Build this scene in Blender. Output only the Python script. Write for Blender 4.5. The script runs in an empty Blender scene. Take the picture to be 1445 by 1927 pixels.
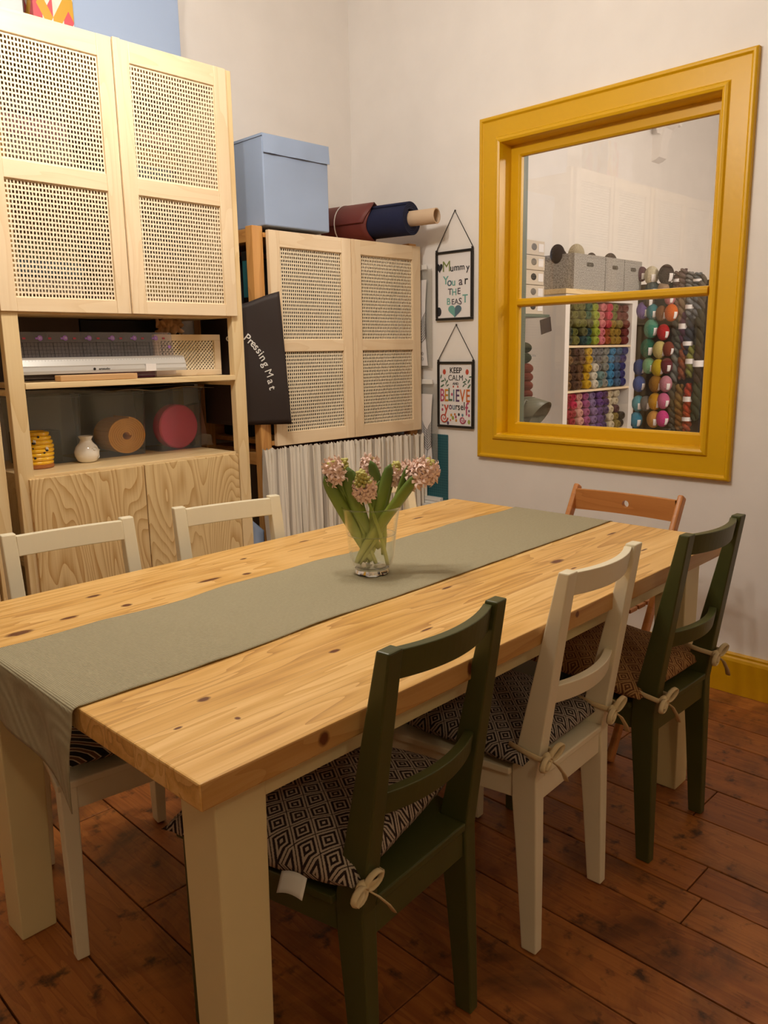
import bpy, bmesh, math, random
from math import sin, cos, pi, radians, sqrt, atan2
from mathutils import Vector, Matrix, noise
random.seed(7)
S = bpy.context.scene
COL = S.collection
# ------------------------------------------------------------------ camera
cam = bpy.data.cameras.new('camera'); camo = bpy.data.objects.new('camera', cam); COL.objects.link(camo)
cam.sensor_fit = 'HORIZONTAL'; cam.sensor_width = 36.0
cam.lens = 1497.4 * 36.0 / 1445
YAW, PITCH, ROLL = 0.7841, -0.1998, -0.0167
_f = Vector((cos(PITCH)*cos(YAW), cos(PITCH)*sin(YAW), sin(PITCH)))
_r = Vector((sin(YAW), -cos(YAW), 0)); _u = _r.cross(_f)
_r2 = _r*cos(ROLL) + _u*sin(ROLL); _u2 = -_r*sin(ROLL) + _u*cos(ROLL)
_m = Matrix((( _r2.x, _u2.x, -_f.x), (_r2.y, _u2.y, -_f.y), (_r2.z, _u2.z, -_f.z))).to_4x4()
_m.translation = Vector((-2.8864, -3.067, 1.2717)); camo.matrix_world = _m
cam.clip_start = 0.02; cam.clip_end = 60
S.camera = camo
# ------------------------------------------------------------------ view, world, lights
S.view_settings.view_transform = 'Standard'; S.view_settings.look = 'None'
S.view_settings.gamma = 1.0; S.view_settings.use_curve_mapping = False
S.view_settings.exposure = 0.0
w = bpy.data.worlds.new('world'); S.world = w; w.use_nodes = True
w.node_tree.nodes['Background'].inputs[0].default_value = (1.0, .9, .78, 1)
w.node_tree.nodes['Background'].inputs[1].default_value = 0.01
def lamp(name, loc, energy, color, size=.04, typ='POINT', rot=None, sx=None, sy=None, spot=None):
    l = bpy.data.lights.new(name, typ); l.energy = energy; l.color = color
    if typ == 'AREA':
        l.shape = 'RECTANGLE'; l.size = sx; l.size_y = sy
    else: l.shadow_soft_size = size
    if typ == 'SPOT': l.spot_size = spot; l.spot_blend = .6
    o = bpy.data.objects.new(name, l); COL.objects.link(o); o.location = loc
    if rot: o.rotation_euler = rot
    return o
WARM = (1.0, .915, .80)
BULBS = [(-2.0, -1.40, 2.44), (-1.62, -1.32, 2.42), (-1.75, -1.62, 2.42)]
for b, e in zip(BULBS, (20, 22, 18)): lamp('bulb_light', b, e, WARM, .035)
lamp('fill_light', (-3.4, -4.9, 2.9), 28, (1.0, .80, .52), .08)  # unseen fill lamp behind the camera, added to brighten the lower parts
lamp('shop_light', (1.9, -2.7, 2.45), 84, (1.0, .88, .75), .12)
lamp('shop_light', (1.1, -3.4, 2.6), 44, (1.0, .88, .75), .12)

# ------------------------------------------------------------------ helpers
def srgb(h):
    if isinstance(h, str): c = [int(h[i:i+2], 16)/255 for i in (0, 2, 4)]
    else: c = [x/255 for x in h]
    return tuple(x/12.92 if x <= .04045 else ((x+.055)/1.055)**2.4 for x in c)
class MB:
    """collects geometry for ONE mesh object"""
    def __init__(s): s.v = []; s.f = []; s.mi = []; s.uv = None
    def add(s, vs, fs, mi=0):
        b = len(s.v); s.v += [tuple(p) for p in vs]
        s.f += [tuple(i+b for i in f) for f in fs]; s.mi += [mi]*len(fs); return s
    def box(s, x0, x1, y0, y1, z0, z1, mi=0, M=None):
        x0, x1 = min(x0, x1), max(x0, x1); y0, y1 = min(y0, y1), max(y0, y1); z0, z1 = min(z0, z1), max(z0, z1)
        vs = [Vector(p) for p in ((x0,y0,z0),(x1,y0,z0),(x1,y1,z0),(x0,y1,z0),(x0,y0,z1),(x1,y0,z1),(x1,y1,z1),(x0,y1,z1))]
        if M: vs = [M @ p for p in vs]
        return s.add(vs, [(0,3,2,1),(4,5,6,7),(0,1,5,4),(1,2,6,5),(2,3,7,6),(3,0,4,7)], mi)
    def prism(s, pts, a0, a1, axis='x', mi=0, M=None):
        """polygon pts (2-D) extruded along axis from a0 to a1"""
        n = len(pts); vs = []
        for a in (a0, a1):
            for p in pts:
                vs.append(Vector({'x': (a, p[0], p[1]), 'y': (p[0], a, p[1]), 'z': (p[0], p[1], a)}[axis]))
        if M: vs = [M @ p for p in vs]
        fs = [tuple(range(n))[::-1], tuple(range(n, 2*n))] + [(i, (i+1) % n, n+(i+1) % n, n+i) for i in range(n)]
        return s.add(vs, fs, mi)
    def lathe(s, prof, n=32, M=None, mi=0, cap=True):
        vs = []; fs = []
        for r, z in prof:
            for k in range(n):
                a = 2*pi*k/n; vs.append(Vector((r*cos(a), r*sin(a), z)))
        if M: vs = [M @ p for p in vs]
        for j in range(len(prof)-1):
            for k in range(n):
                fs.append((j*n+k, j*n+(k+1) % n, (j+1)*n+(k+1) % n, (j+1)*n+k))
        if cap:
            fs.append(tuple(range(n))[::-1]); fs.append(tuple(range((len(prof)-1)*n, len(prof)*n)))
        return s.add(vs, fs, mi)
    def tube(s, path, rad, n=8, mi=0, closed=False, flat=1.0, up=None):
        """tube along a path; rad a number or a list; flat < 1 squashes it into a ribbon"""
        P = [Vector(p) for p in path]; m = len(P); vs = []; fs = []
        R = rad if isinstance(rad, (list, tuple)) else [rad]*m
        prevn = None
        for i, p in enumerate(P):
            if closed: t = P[(i+1) % m]-P[i-1]
            else: t = P[min(i+1, m-1)]-P[max(i-1, 0)]
            t.normalize()
            if prevn is None:
                a = Vector(up) if up else (Vector((0,0,1)) if abs(t.z) < .9 else Vector((1,0,0)))
                nn = (a-t*a.dot(t)).normalized()
            else: nn = (prevn-t*prevn.dot(t)).normalized()
            prevn = nn; bb = t.cross(nn)
            for k in range(n):
                a = 2*pi*k/n; vs.append(p+nn*cos(a)*R[i]+bb*sin(a)*R[i]*flat)
        for i in range(m if closed else m-1):
            for k in range(n):
                j = (i+1) % m
                fs.append((i*n+k, i*n+(k+1) % n, j*n+(k+1) % n, j*n+k))
        if not closed:
            fs.append(tuple(range(n))[::-1]); fs.append(tuple(range((m-1)*n, m*n)))
        return s.add(vs, fs, mi)
    def ball(s, c, r, n=10, m=7, mi=0, sc=(1,1,1), M=None):
        vs = []; fs = []
        for j in range(1, m):
            th = pi*j/m
            for k in range(n):
                a = 2*pi*k/n; vs.append(Vector((r*sc[0]*sin(th)*cos(a), r*sc[1]*sin(th)*sin(a), r*sc[2]*cos(th))))
        vs += [Vector((0,0,r*sc[2])), Vector((0,0,-r*sc[2]))]
        if M: vs = [M @ p for p in vs]
        vs = [p+Vector(c) for p in vs]
        for j in range(m-2):
            for k in range(n): fs.append((j*n+k, (j+1)*n+k, (j+1)*n+(k+1) % n, j*n+(k+1) % n))
        T = len(vs)-2
        for k in range(n): fs.append((T, k, (k+1) % n)); fs.append((T+1, (m-2)*n+(k+1) % n, (m-2)*n+k))
        return s.add(vs, fs, mi)
    def grid(s, fn, nu, nv, mi=0):
        vs = [fn(i/nu, j/nv) for j in range(nv+1) for i in range(nu+1)]
        fs = [(j*(nu+1)+i, j*(nu+1)+i+1, (j+1)*(nu+1)+i+1, (j+1)*(nu+1)+i) for j in range(nv) for i in range(nu)]
        return s.add(vs, fs, mi)
def link_mesh(name, mb, mats, parent=None, smooth=False, bevel=0, solid=0, recalc=True):
    me = bpy.data.meshes.new(name); me.from_pydata([tuple(p) for p in mb.v], [], mb.f)
    if not isinstance(mats, (list, tuple)): mats = [mats]
    for m in mats: me.materials.append(m)
    if any(mb.mi): me.polygons.foreach_set('material_index', mb.mi)
    if recalc:
        b = bmesh.new(); b.from_mesh(me); bmesh.ops.recalc_face_normals(b, faces=b.faces); b.to_mesh(me); b.free()
    if smooth:
        me.polygons.foreach_set('use_smooth', [True]*len(me.polygons))
        if smooth == 'auto': me.set_sharp_from_angle(angle=radians(35))
    me.update()
    o = bpy.data.objects.new(name, me); COL.objects.link(o)
    if parent: o.parent = parent
    if solid:
        q = o.modifiers.new('solid', 'SOLIDIFY'); q.thickness = solid; q.offset = 0
    if bevel:
        q = o.modifiers.new('bevel', 'BEVEL'); q.width = bevel; q.segments = 2; q.limit_method = 'ANGLE'; q.angle_limit = radians(40)
    return o
def tag(o, label=None, cat=None, group=None, kind=None):
    if label: o['label'] = label
    if cat: o['category'] = cat
    if group: o['group'] = group
    if kind: o['kind'] = kind
    return o
def empty(name, loc=(0,0,0), rz=0, label=None, cat=None, group=None):
    o = bpy.data.objects.new(name, None); COL.objects.link(o); o.empty_display_size = .05
    o.location = loc; o.rotation_euler = (0,0,rz)
    return tag(o, label, cat, group)
def copy_tree(o, parent=None):
    c = o.copy(); COL.objects.link(c)
    if parent: c.parent = parent
    for ch in list(o.children): copy_tree(ch, c)
    return c
_fonts = {}
def text_mb(mb, s, size, M, mi=0, depth=0.0004, shear=0, bold=0, sx=1.0):
    """flat lettering added to a mesh: M places it (text lies in local xy, centred)"""
    cu = bpy.data.curves.new('t', 'FONT'); cu.body = s; cu.size = size; cu.align_x = 'CENTER'; cu.align_y = 'CENTER'
    cu.extrude = depth; cu.offset = 0 if 'M' in s else bold*size; cu.shear = shear; cu.resolution_u = 3
    ob = bpy.data.objects.new('t', cu); COL.objects.link(ob)
    dg = bpy.context.evaluated_depsgraph_get(); dg.update()
    me = bpy.data.meshes.new_from_object(ob.evaluated_get(dg))
    mb.add([M @ Vector((v.co.x*sx, v.co.y, v.co.z)) for v in me.vertices], [tuple(p.vertices) for p in me.polygons], mi)
    bpy.data.objects.remove(ob); bpy.data.curves.remove(cu); bpy.data.meshes.remove(me)
# ------------------------------------------------------------------ materials
class NT:
    def __init__(s, name):
        s.m = bpy.data.materials.new(name); s.m.use_nodes = True; s.t = s.m.node_tree; s.b = s.t.nodes['Principled BSDF']
        s.out = s.t.nodes['Material Output']
    def n(s, typ, **kw):
        nd = s.t.nodes.new(typ)
        for k, v in kw.items():
            if k.startswith('i_'):
                key = k[2:]; key = int(key) if key.isdigit() else key
                s.setin(nd, key, v)
            else: setattr(nd, k, v)
        return nd
    def setin(s, nd, key, v):
        if isinstance(v, bpy.types.NodeSocket): s.t.links.new(v, nd.inputs[key])
        elif isinstance(v, (tuple, list)) and len(v) == 3 and nd.inputs[key].type == 'RGBA': nd.inputs[key].default_value = (*v, 1)
        else: nd.inputs[key].default_value = v
    def math(s, op, a, b=0.0, c=None):
        nd = s.n('ShaderNodeMath', operation=op); s.setin(nd, 0, a); s.setin(nd, 1, b)
        if c is not None: s.setin(nd, 2, c)
        return nd.outputs[0]
    def ramp(s, fac, stops, interp='LINEAR'):
        nd = s.n('ShaderNodeValToRGB'); cr = nd.color_ramp; cr.interpolation = interp
        while len(cr.elements) < len(stops): cr.elements.new(.5)
        for e, (p, c) in zip(cr.elements, stops): e.position = p; e.color = (*c, 1)
        s.t.links.new(fac, nd.inputs[0]); return nd.outputs[0]
    def mix(s, fac, a, b, blend='MIX'):
        nd = s.n('ShaderNodeMix', data_type='RGBA', blend_type=blend)
        s.setin(nd, 0, fac); s.setin(nd, 6, a); s.setin(nd, 7, b); return nd.outputs[2]
    def coord(s, kind='Object'): return s.n('ShaderNodeTexCoord').outputs[kind]
    def mapping(s, vec, scale=(1,1,1), loc=(0,0,0), rot=(0,0,0)):
        nd = s.n('ShaderNodeMapping'); s.t.links.new(vec, nd.inputs[0])
        nd.inputs['Scale'].default_value = scale; nd.inputs['Location'].default_value = loc; nd.inputs['Rotation'].default_value = rot
        return nd.outputs[0]
    def noise(s, vec, scale=5, detail=3, rough=.5, dist=0):
        nd = s.n('ShaderNodeTexNoise'); s.t.links.new(vec, nd.inputs['Vector'])
        nd.inputs['Scale'].default_value = scale; nd.inputs['Detail'].default_value = detail
        nd.inputs['Roughness'].default_value = rough; nd.inputs['Distortion'].default_value = dist
        return nd.outputs['Fac']
    def bump(s, h, strength=.2, dist=.002):
        nd = s.n('ShaderNodeBump'); s.t.links.new(h, nd.inputs['Height']); nd.inputs['Strength'].default_value = strength
        nd.inputs['Distance'].default_value = dist; s.t.links.new(nd.outputs[0], s.b.inputs['Normal'])
    def base(s, c): s.setin(s.b, 'Base Color', c)
def plain(name, col, rough=.5, bump=0, bscale=200, metal=0, coat=0, var=0.0, spec=None, sheen=0):
    t = NT(name); c = srgb(col)
    if var:
        v = t.coord(); f = t.noise(v, 6, 4)
        t.base(t.ramp(f, [(.3, tuple(x*(1-var) for x in c)), (.7, tuple(min(1, x*(1+var*.5)) for x in c))]))
    else: t.base(c)
    t.b.inputs['Roughness'].default_value = rough; t.b.inputs['Metallic'].default_value = metal
    if coat: t.b.inputs['Coat Weight'].default_value = coat
    if sheen: t.b.inputs['Sheen Weight'].default_value = sheen
    if spec is not None: t.b.inputs['Specular IOR Level'].default_value = spec
    if bump: t.bump(t.noise(t.coord(), bscale, 3), bump, .001)
    return t.m
def wood(name, light, dark, axis='x', rings=10, fscale=1.0, rough=.5, knots=True, contrast=1.0, off=(0,0,0), knotc=(.12,.05,.02), stretch=.12, coat=0, kn_scale=2.4, thresh=.075):
    """pine-like wood: contour-line grain stretched along an axis, fine fibres, scattered knots"""
    t = NT(name); v = t.coord(); L = srgb(light); D = srgb(dark)
    oi = t.n('ShaderNodeObjectInfo').outputs['Random']
    comb = t.n('ShaderNodeCombineXYZ', i_0=t.math('MULTIPLY', oi, 7.3), i_1=t.math('MULTIPLY', oi, 3.1), i_2=t.math('MULTIPLY', oi, 5.7)).outputs[0]
    va = t.n('ShaderNodeVectorMath', operation='ADD', i_0=v, i_1=comb).outputs[0]
    i = 'xyz'.index(axis)
    sc = [4.5*fscale]*3; sc[i] = 4.5*fscale*stretch
    mp = t.mapping(va, tuple(sc), off)
    f = t.noise(mp, 1.6, 1.5, .45, .3)
    ring = t.math('FRACT', t.math('MULTIPLY', f, rings))
    tri = t.math('POWER', ring, 2.2)
    fs = [260]*3; fs[i] = 6
    fib = t.noise(t.mapping(va, tuple(fs)), 1, 2, .5)
    fac = t.math('ADD', t.math('MULTIPLY', tri, .62*contrast), t.math('MULTIPLY', t.math('SUBTRACT', fib, .5), .5*contrast))
    fac = t.math('ADD', fac, t.math('MULTIPLY', t.math('SUBTRACT', t.noise(t.mapping(va, tuple(x*.7 for x in sc)), 1, 2), .45), .7*contrast))
    col = t.ramp(fac, [(0, L), (1, D)])
    if knots:
        ks = [kn_scale*1.7]*3; ks[i] = kn_scale
        vo = t.n('ShaderNodeTexVoronoi', feature='F1'); t.t.links.new(t.mapping(va, tuple(ks)), vo.inputs['Vector']); vo.inputs['Scale'].default_value = 1
        k = t.ramp(vo.outputs['Distance'], [(thresh*.45, (1,1,1)), (thresh, (.35,.35,.35)), (thresh*1.5, (0,0,0))])
        col = t.mix(k, col, knotc)
    t.base(col); t.b.inputs['Roughness'].default_value = rough
    if coat: t.b.inputs['Coat Weight'].default_value = coat; t.b.inputs['Coat Roughness'].default_value = .25
    t.bump(fac, .06, .001)
    return t.m
M = {}
M['wall'] = plain('wall_paint', 'f0ebe7', .75, .12, 35, var=.03)
M['wall_dim'] = plain('cream_wall_paint', 'd6cbb4', .8)
M['ceil'] = plain('ceiling_paint', 'eeeae4', .8)
M['yellow'] = plain('yellow_gloss_paint', 'dba800', .38, .25, 60)
M['yellowb'] = plain('yellow_skirting_paint', 'cf9c08', .35, .2, 60)
for ax in 'xyz':
    M['pine_'+ax] = wood('pine_'+ax, 'f0d6a6', 'd6ae6c', ax, 7, 1.6, .45, True, .7, knotc=srgb('9a6236'), kn_scale=1.5, thresh=.055)
    M['pale_'+ax] = wood('pale_pine_'+ax, 'f4ddba', 'dfbe90', ax, 6, 1.8, .38, False, .6)
    M['amber_'+ax] = wood('amber_pine_'+ax, 'dca460', 'b87838', ax, 7, 1.6, .45, True, .8, knotc=srgb('7a4420'), kn_scale=2)
M['cathedral'] = wood('cathedral_pine', 'ecd09a', 'bd8a48', 'z', 30, .9, .5, True, 1.15, stretch=.2, knotc=srgb('7c4a26'), kn_scale=2.2, thresh=.05)
M['beech'] = wood('orange_beech', 'c98548', 'a9642e', 'y', 6, 1.5, .35, False, .6)
M['cane'] = plain('cane', 'f4e6ca', .55)
M['cream'] = plain('cream_paint', 'ece3c8', .42, .1, 90, var=.04)
M['legcream'] = plain('yellowed_cream_paint', 'e6d7a6', .42, .1, 90, var=.04)
M['green'] = plain('dark_green_paint', '494c24', .42, .15, 90, var=.15)
M['dark'] = plain('near_black', '15110f', .7)
M['blackf'] = plain('black_frame', '191513', .35)
M['bag'] = plain('dark_brown_bag_fabric', '2c201d', .6, .3, 500)
M['white'] = plain('white_plastic', 'f0eeea', .4)
M['paper'] = plain('white_paper', 'eae6e6', .7)
M['alu'] = plain('brushed_aluminium', 'd8d8d6', .32, metal=.6)
M['bluebox'] = plain('pale_blue_fabric', 'a3b6d6', .85, .25, 700, var=.04)
M['blueboxl'] = plain('light_blue_board', 'a4b8da', .8)
M['greyfelt'] = plain('grey_felt', '8f8b86', .95, .6, 260, var=.18)
t = NT('grey_felt_speckled'); v = t.coord(); n_ = t.noise(v, 140, 3, .7)
t.base(t.ramp(n_, [(.38, srgb('77736f')), (.62, srgb('b9b5b0'))])); t.b.inputs['Roughness'].default_value = .95; t.bump(n_, .5, .002); M['greyfelt'] = t.m
M['brownfelt'] = plain('brown_grey_felt', '4c403a', .95, .5, 260, var=.15)
M['navy'] = plain('navy_felt', '1b2040', .95, .3, 300, sheen=.0)
M['maroon'] = plain('maroon_leather', '6e302a', .55, .2, 120, var=.1)
M['card'] = plain('cardboard', 'd2b698', .8, .2, 60, var=.06)
M['kraft'] = plain('kraft', '9a6f5c', .85)
M['orangef'] = plain('orange_felt', 'ffb648', .9, .3, 300)
M['pinkf'] = plain('pink_felt', 'f8497c', .9)
M['ruby'] = plain('purple_mark', 'a878d8', .5)
M['honey'] = plain('yellow_glaze', 'f0b81e', .12, coat=.6)
M['terra'] = plain('terracotta', 'a8652e', .5)
M['porcelain'] = plain('white_glaze', 'efe9df', .12, coat=.5)
M['tie'] = plain('cotton_tape', 'd9c49a', .9, .3, 500)
M['steel'] = plain('steel', '8a8680', .3, metal=.9)
M['store_white'] = plain('white_laminate', 'f1ebe6', .45)
M['shadegrey'] = plain('olive_grey_shade', '6a6a5a', .4)
M['greenjamb'] = plain('old_green_paint', '5d6b5d', .45, .2, 60)
M['teal'] = None
def glass_mix(name, tint=(1,1,1), rough=0.0, ior=1.45, base_refl=0.0, haze=0.0, hazec=(1,1,1)):
    t = NT(name); t.t.nodes.remove(t.b)
    tr = t.n('ShaderNodeBsdfTransparent', i_0=tint); gl = t.n('ShaderNodeBsdfGlossy', i_0=(1,1,1)); gl.inputs['Roughness'].default_value = rough
    lw = t.n('ShaderNodeLayerWeight'); lw.inputs['Blend'].default_value = .5
    f0 = ((ior-1)/(ior+1))**2+base_refl
    fac = t.math('MULTIPLY_ADD', t.math('POWER', lw.outputs['Facing'], 4.0), 1-f0, f0)
    mx = t.n('ShaderNodeMixShader'); t.t.links.new(fac, mx.inputs[0]); t.t.links.new(tr.outputs[0], mx.inputs[1]); t.t.links.new(gl.outputs[0], mx.inputs[2])
    last = mx
    if haze:
        df = t.n('ShaderNodeBsdfDiffuse', i_0=hazec); m2 = t.n('ShaderNodeMixShader'); m2.inputs[0].default_value = haze
        t.t.links.new(mx.outputs[0], m2.inputs[1]); t.t.links.new(df.outputs[0], m2.inputs[2]); last = m2
    t.t.links.new(last.outputs[0], t.out.inputs[0]); return t.m
M['pane'] = glass_mix('window_glass', (.98,.985,.98), 0.0, 1.5, .0)
M['vase'] = glass_mix('clear_glass', (.99,.995,.99), 0.0, 1.25, .0)
M['water'] = glass_mix('water', (.985,.99,.97), 0.0, 1.2, .0)
M['acrylic'] = glass_mix('clear_acrylic', (.9,.88,.9), 0.05, 1.45, .02, .06, (.8,.75,.8))
M['bin'] = glass_mix('smoky_translucent_plastic', (.975,.985,.99), .3, 1.35, .0, .10, (.38,.46,.54))
M['pocket'] = glass_mix('clear_pocket', (.93,.93,.92), .15, 1.45, .0, .22, (.62,.60,.56))
gm = NT('solid_glass'); gm.b.inputs['Transmission Weight'].default_value = 1; gm.b.inputs['Roughness'].default_value = 0; gm.b.inputs['IOR'].default_value = 1.45; M['gbase'] = gm.m
# tintable yarn: colour comes from the object's own colour
t = NT('yarn'); oc = t.n('ShaderNodeObjectInfo').outputs['Color']; v = t.coord()
wv = t.n('ShaderNodeTexWave', wave_type='BANDS', bands_direction='DIAGONAL'); t.t.links.new(v, wv.inputs[0]); wv.inputs['Scale'].default_value = 95; wv.inputs['Distortion'].default_value = 4; wv.inputs['Detail'].default_value = 2
t.base(t.mix(t.math('MULTIPLY', wv.outputs['Fac'], .32), oc, (0,0,0))); t.b.inputs['Roughness'].default_value = .95; t.bump(wv.outputs['Fac'], .8, .003); M['yarn'] = t.m
# table top: staves along x, knots where the photo shows them
def table_top_material(name, joint_axis=True):
    t = NT(name); v = t.coord(); sp = t.n('ShaderNodeSeparateXYZ'); t.t.links.new(v, sp.inputs[0])
    X, Y, Z = sp.outputs
    st = t.math('FLOOR', t.math('DIVIDE', Y, .0823))
    rnd = t.n('ShaderNodeTexWhiteNoise', noise_dimensions='1D', i_W=st).outputs['Value']
    comb = t.n('ShaderNodeCombineXYZ', i_0=t.math('MULTIPLY', rnd, 9), i_1=t.math('MULTIPLY', rnd, 17), i_2=t.math('MULTIPLY', rnd, 5)).outputs[0]
    va = t.n('ShaderNodeVectorMath', operation='ADD', i_0=v, i_1=comb).outputs[0]
    f = t.noise(t.mapping(va, (.9, 9, 9)), 1.5, 2, .45, .4)
    ring = t.math('POWER', t.math('FRACT', t.math('MULTIPLY', f, 9)), 2)
    fib = t.noise(t.mapping(va, (7, 240, 240)), 1, 2)
    fac = t.math('ADD', t.math('MULTIPLY', ring, .55), t.math('MULTIPLY', t.math('SUBTRACT', fib, .5), .5))
    fac = t.math('ADD', fac, t.math('MULTIPLY', t.math('SUBTRACT', t.noise(t.mapping(va, (1.2, 60, 60)), 1, 3), .5), .7))
    fac = t.math('ADD', fac, t.math('MULTIPLY', rnd, .40))
    col = t.ramp(fac, [(0, srgb('f2c884')), (.5, srgb('dfae62')), (1, srgb('b98646'))])
    fy = t.math('ABSOLUTE', t.math('SUBTRACT', t.math('FRACT', t.math('DIVIDE', Y, .0823)), .5))
    col = t.mix(t.math('MULTIPLY', t.math('GREATER_THAN', fy, .493), .45), col, srgb('8a5226'))
    K = [(.148,.211,.013,.008),(.424,.207,.014,.007),(.067,.156,.008,.004),(.144,.117,.005,.006),(.294,.864,.02,.009),(.31,.745,.014,.01),
         (.188,.76,.022,.008),(.08,.744,.03,.014),(.54,.772,.036,.009),(.633,.748,.014,.009),(.715,.872,.012,.006),(1.588,.277,.03,.005),
         (1.22,.233,.03,.012),(1.47,.12,.02,.004),(1.19,.168,.014,.004),(.21,.0,.012,.02,.722,.013),(.555,.0,.008,.02,.722,.016),(.92,.0,.008,.02,.728,.008),(.62,.155,.02,.004),
         (.86,.3,.02,.005),(.72,.12,.006,.004),(1.1,.75,.02,.006),(1.4,.86,.03,.006),(.95,.9,.02,.005)]
    kk = None
    for kn in K:
        kx, ky, rx, ry = kn[:4]
        dx = t.math('DIVIDE', t.math('SUBTRACT', X, kx), rx); dy = t.math('DIVIDE', t.math('SUBTRACT', Y, ky), ry)
        d2 = t.math('ADD', t.math('MULTIPLY', dx, dx), t.math('MULTIPLY', dy, dy))
        if len(kn) > 4:
            dz = t.math('DIVIDE', t.math('SUBTRACT', Z, kn[4]), kn[5]); d2 = t.math('ADD', d2, t.math('MULTIPLY', dz, dz))
        else: d2 = t.math('ADD', d2, t.math('MULTIPLY', t.math('LESS_THAN', Z, .7395), 9.0))
        kk = d2 if kk is None else t.math('MINIMUM', kk, d2)
    kw = t.math('ADD', kk, t.math('MULTIPLY', t.noise(v, 120, 2), .5))
    col = t.mix(t.ramp(kw, [(.45, (1,1,1)), (1.15, (.35,.35,.35)), (2.6, (0,0,0))]) if False else t.n('ShaderNodeMapRange', i_0=kw, i_1=1.35, i_2=.6, i_3=0.0, i_4=1.0).outputs[0], col, srgb('66351a'))
    t.base(col); t.b.inputs['Roughness'].default_value = .38; t.bump(fac, .05, .001)
    return t.m
M['tabletop'] = table_top_material('table_pine')
# old floorboards
t = NT('old_floorboards'); v = t.coord(); at = t.n('ShaderNodeAttribute', attribute_name='plank'); rn = at.outputs['Fac']
cb = t.n('ShaderNodeCombineXYZ', i_0=t.math('MULTIPLY', rn, 11), i_1=t.math('MULTIPLY', rn, 31)).outputs[0]
va = t.n('ShaderNodeVectorMath', operation='ADD', i_0=v, i_1=cb).outputs[0]
f = t.noise(t.mapping(va, (9, .9, 9)), 1.6, 3, .5, .6); ring = t.math('POWER', t.math('FRACT', t.math('MULTIPLY', f, 8)), 2)
st = t.noise(va, 3.2, 6, .62, .5); st2 = t.noise(va, 16, 4, .6)
fib = t.noise(t.mapping(va, (200, 7, 200)), 1, 2)
c = t.ramp(t.math('ADD', t.math('MULTIPLY', ring, .3), t.math('ADD', t.math('MULTIPLY', rn, .35), t.math('MULTIPLY', fib, .3))), [(0, srgb('bc7838')), (.5, srgb('9c5a28')), (1, srgb('6e3c1c'))])
c = t.mix(t.n('ShaderNodeMapRange', i_0=st, i_1=.47, i_2=.68, i_3=0.0, i_4=.85).outputs[0], c, srgb('2e1a12'))
c = t.mix(t.n('ShaderNodeMapRange', i_0=st2, i_1=.57, i_2=.70, i_3=0.0, i_4=.85).outputs[0], c, srgb('1e110c'))
t.base(c); t.b.inputs['Roughness'].default_value = .42; t.bump(t.math('ADD', fib, st2), .25, .002); M['floor'] = t.m
# diamond cushion fabric
def diamond(name, dark, light, cell=.031, thr=.5, rot=0, sq=1.0):
    t = NT(name); v = t.coord(); sp = t.n('ShaderNodeSeparateXYZ'); t.t.links.new(t.mapping(v, (1, sq, 1), rot=(0,0,rot)), sp.inputs[0])
    a = t.math('DIVIDE', t.math('ADD', sp.outputs[0], sp.outputs[1]), cell*1.4142); b = t.math('DIVIDE', t.math('SUBTRACT', sp.outputs[0], sp.outputs[1]), cell*1.4142)
    fa = t.math('ABSOLUTE', t.math('SUBTRACT', t.math('FRACT', a), .5)); fb = t.math('ABSOLUTE', t.math('SUBTRACT', t.math('FRACT', b), .5))
    m = t.math('MAXIMUM', fa, fb)
    s_ = t.math('SINE', t.math('MULTIPLY_ADD', m, 2*pi*5.0, .6))
    s_ = t.math('ADD', s_, t.math('MULTIPLY', t.math('SUBTRACT', t.noise(v, 500, 1), .5), 1.2))
    k = t.math('GREATER_THAN', s_, .1)
    t.base(t.mix(k, srgb(dark), srgb(light))); t.b.inputs['Roughness'].default_value = .95; t.bump(t.noise(v, 600, 2), .5, .001)
    return t.m
M['cush_brown'] = diamond('brown_white_diamonds', '2a1a17', 'b8a897', .036)
M['cush_blue'] = diamond('blueblack_white_diamonds', '231c20', 'aca095', .034)
M['cush_tan'] = diamond('brown_tan_diamonds', '6b4122', 'b58a56', .036)
t = NT('zigzag_fabric'); v = t.coord(); wv = t.n('ShaderNodeTexWave', wave_type='RINGS', rings_direction='Z'); t.t.links.new(t.mapping(v, (1,1,1), (.1,.08,0)), wv.inputs[0]); wv.inputs['Scale'].default_value = 14; wv.inputs['Distortion'].default_value = 1.5
t.base(t.ramp(wv.outputs['Fac'], [(0, srgb('1c1614')), (.4, srgb('1c1614')), (.5, srgb('c9b89c')), (.7, srgb('c9b89c')), (.8, srgb('6b4a30'))], 'CONSTANT')); t.b.inputs['Roughness'].default_value = .9; M['cush_wave'] = t.m
# ribbed runner
t = NT('sage_ribbed_cotton'); v = t.coord(); wv = t.n('ShaderNodeTexWave', bands_direction='X'); t.t.links.new(v, wv.inputs[0]); wv.inputs['Scale'].default_value = 95
n2 = t.noise(v, 160, 2); t.base(t.mix(t.math('ADD', t.math('MULTIPLY', wv.outputs['Fac'], .35), t.math('MULTIPLY', n2, .5)), srgb('b5ab8e'), srgb('8d866c')))
t.b.inputs['Roughness'].default_value = .95; t.bump(wv.outputs['Fac'], .5, .0015); M['runner'] = t.m
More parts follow.
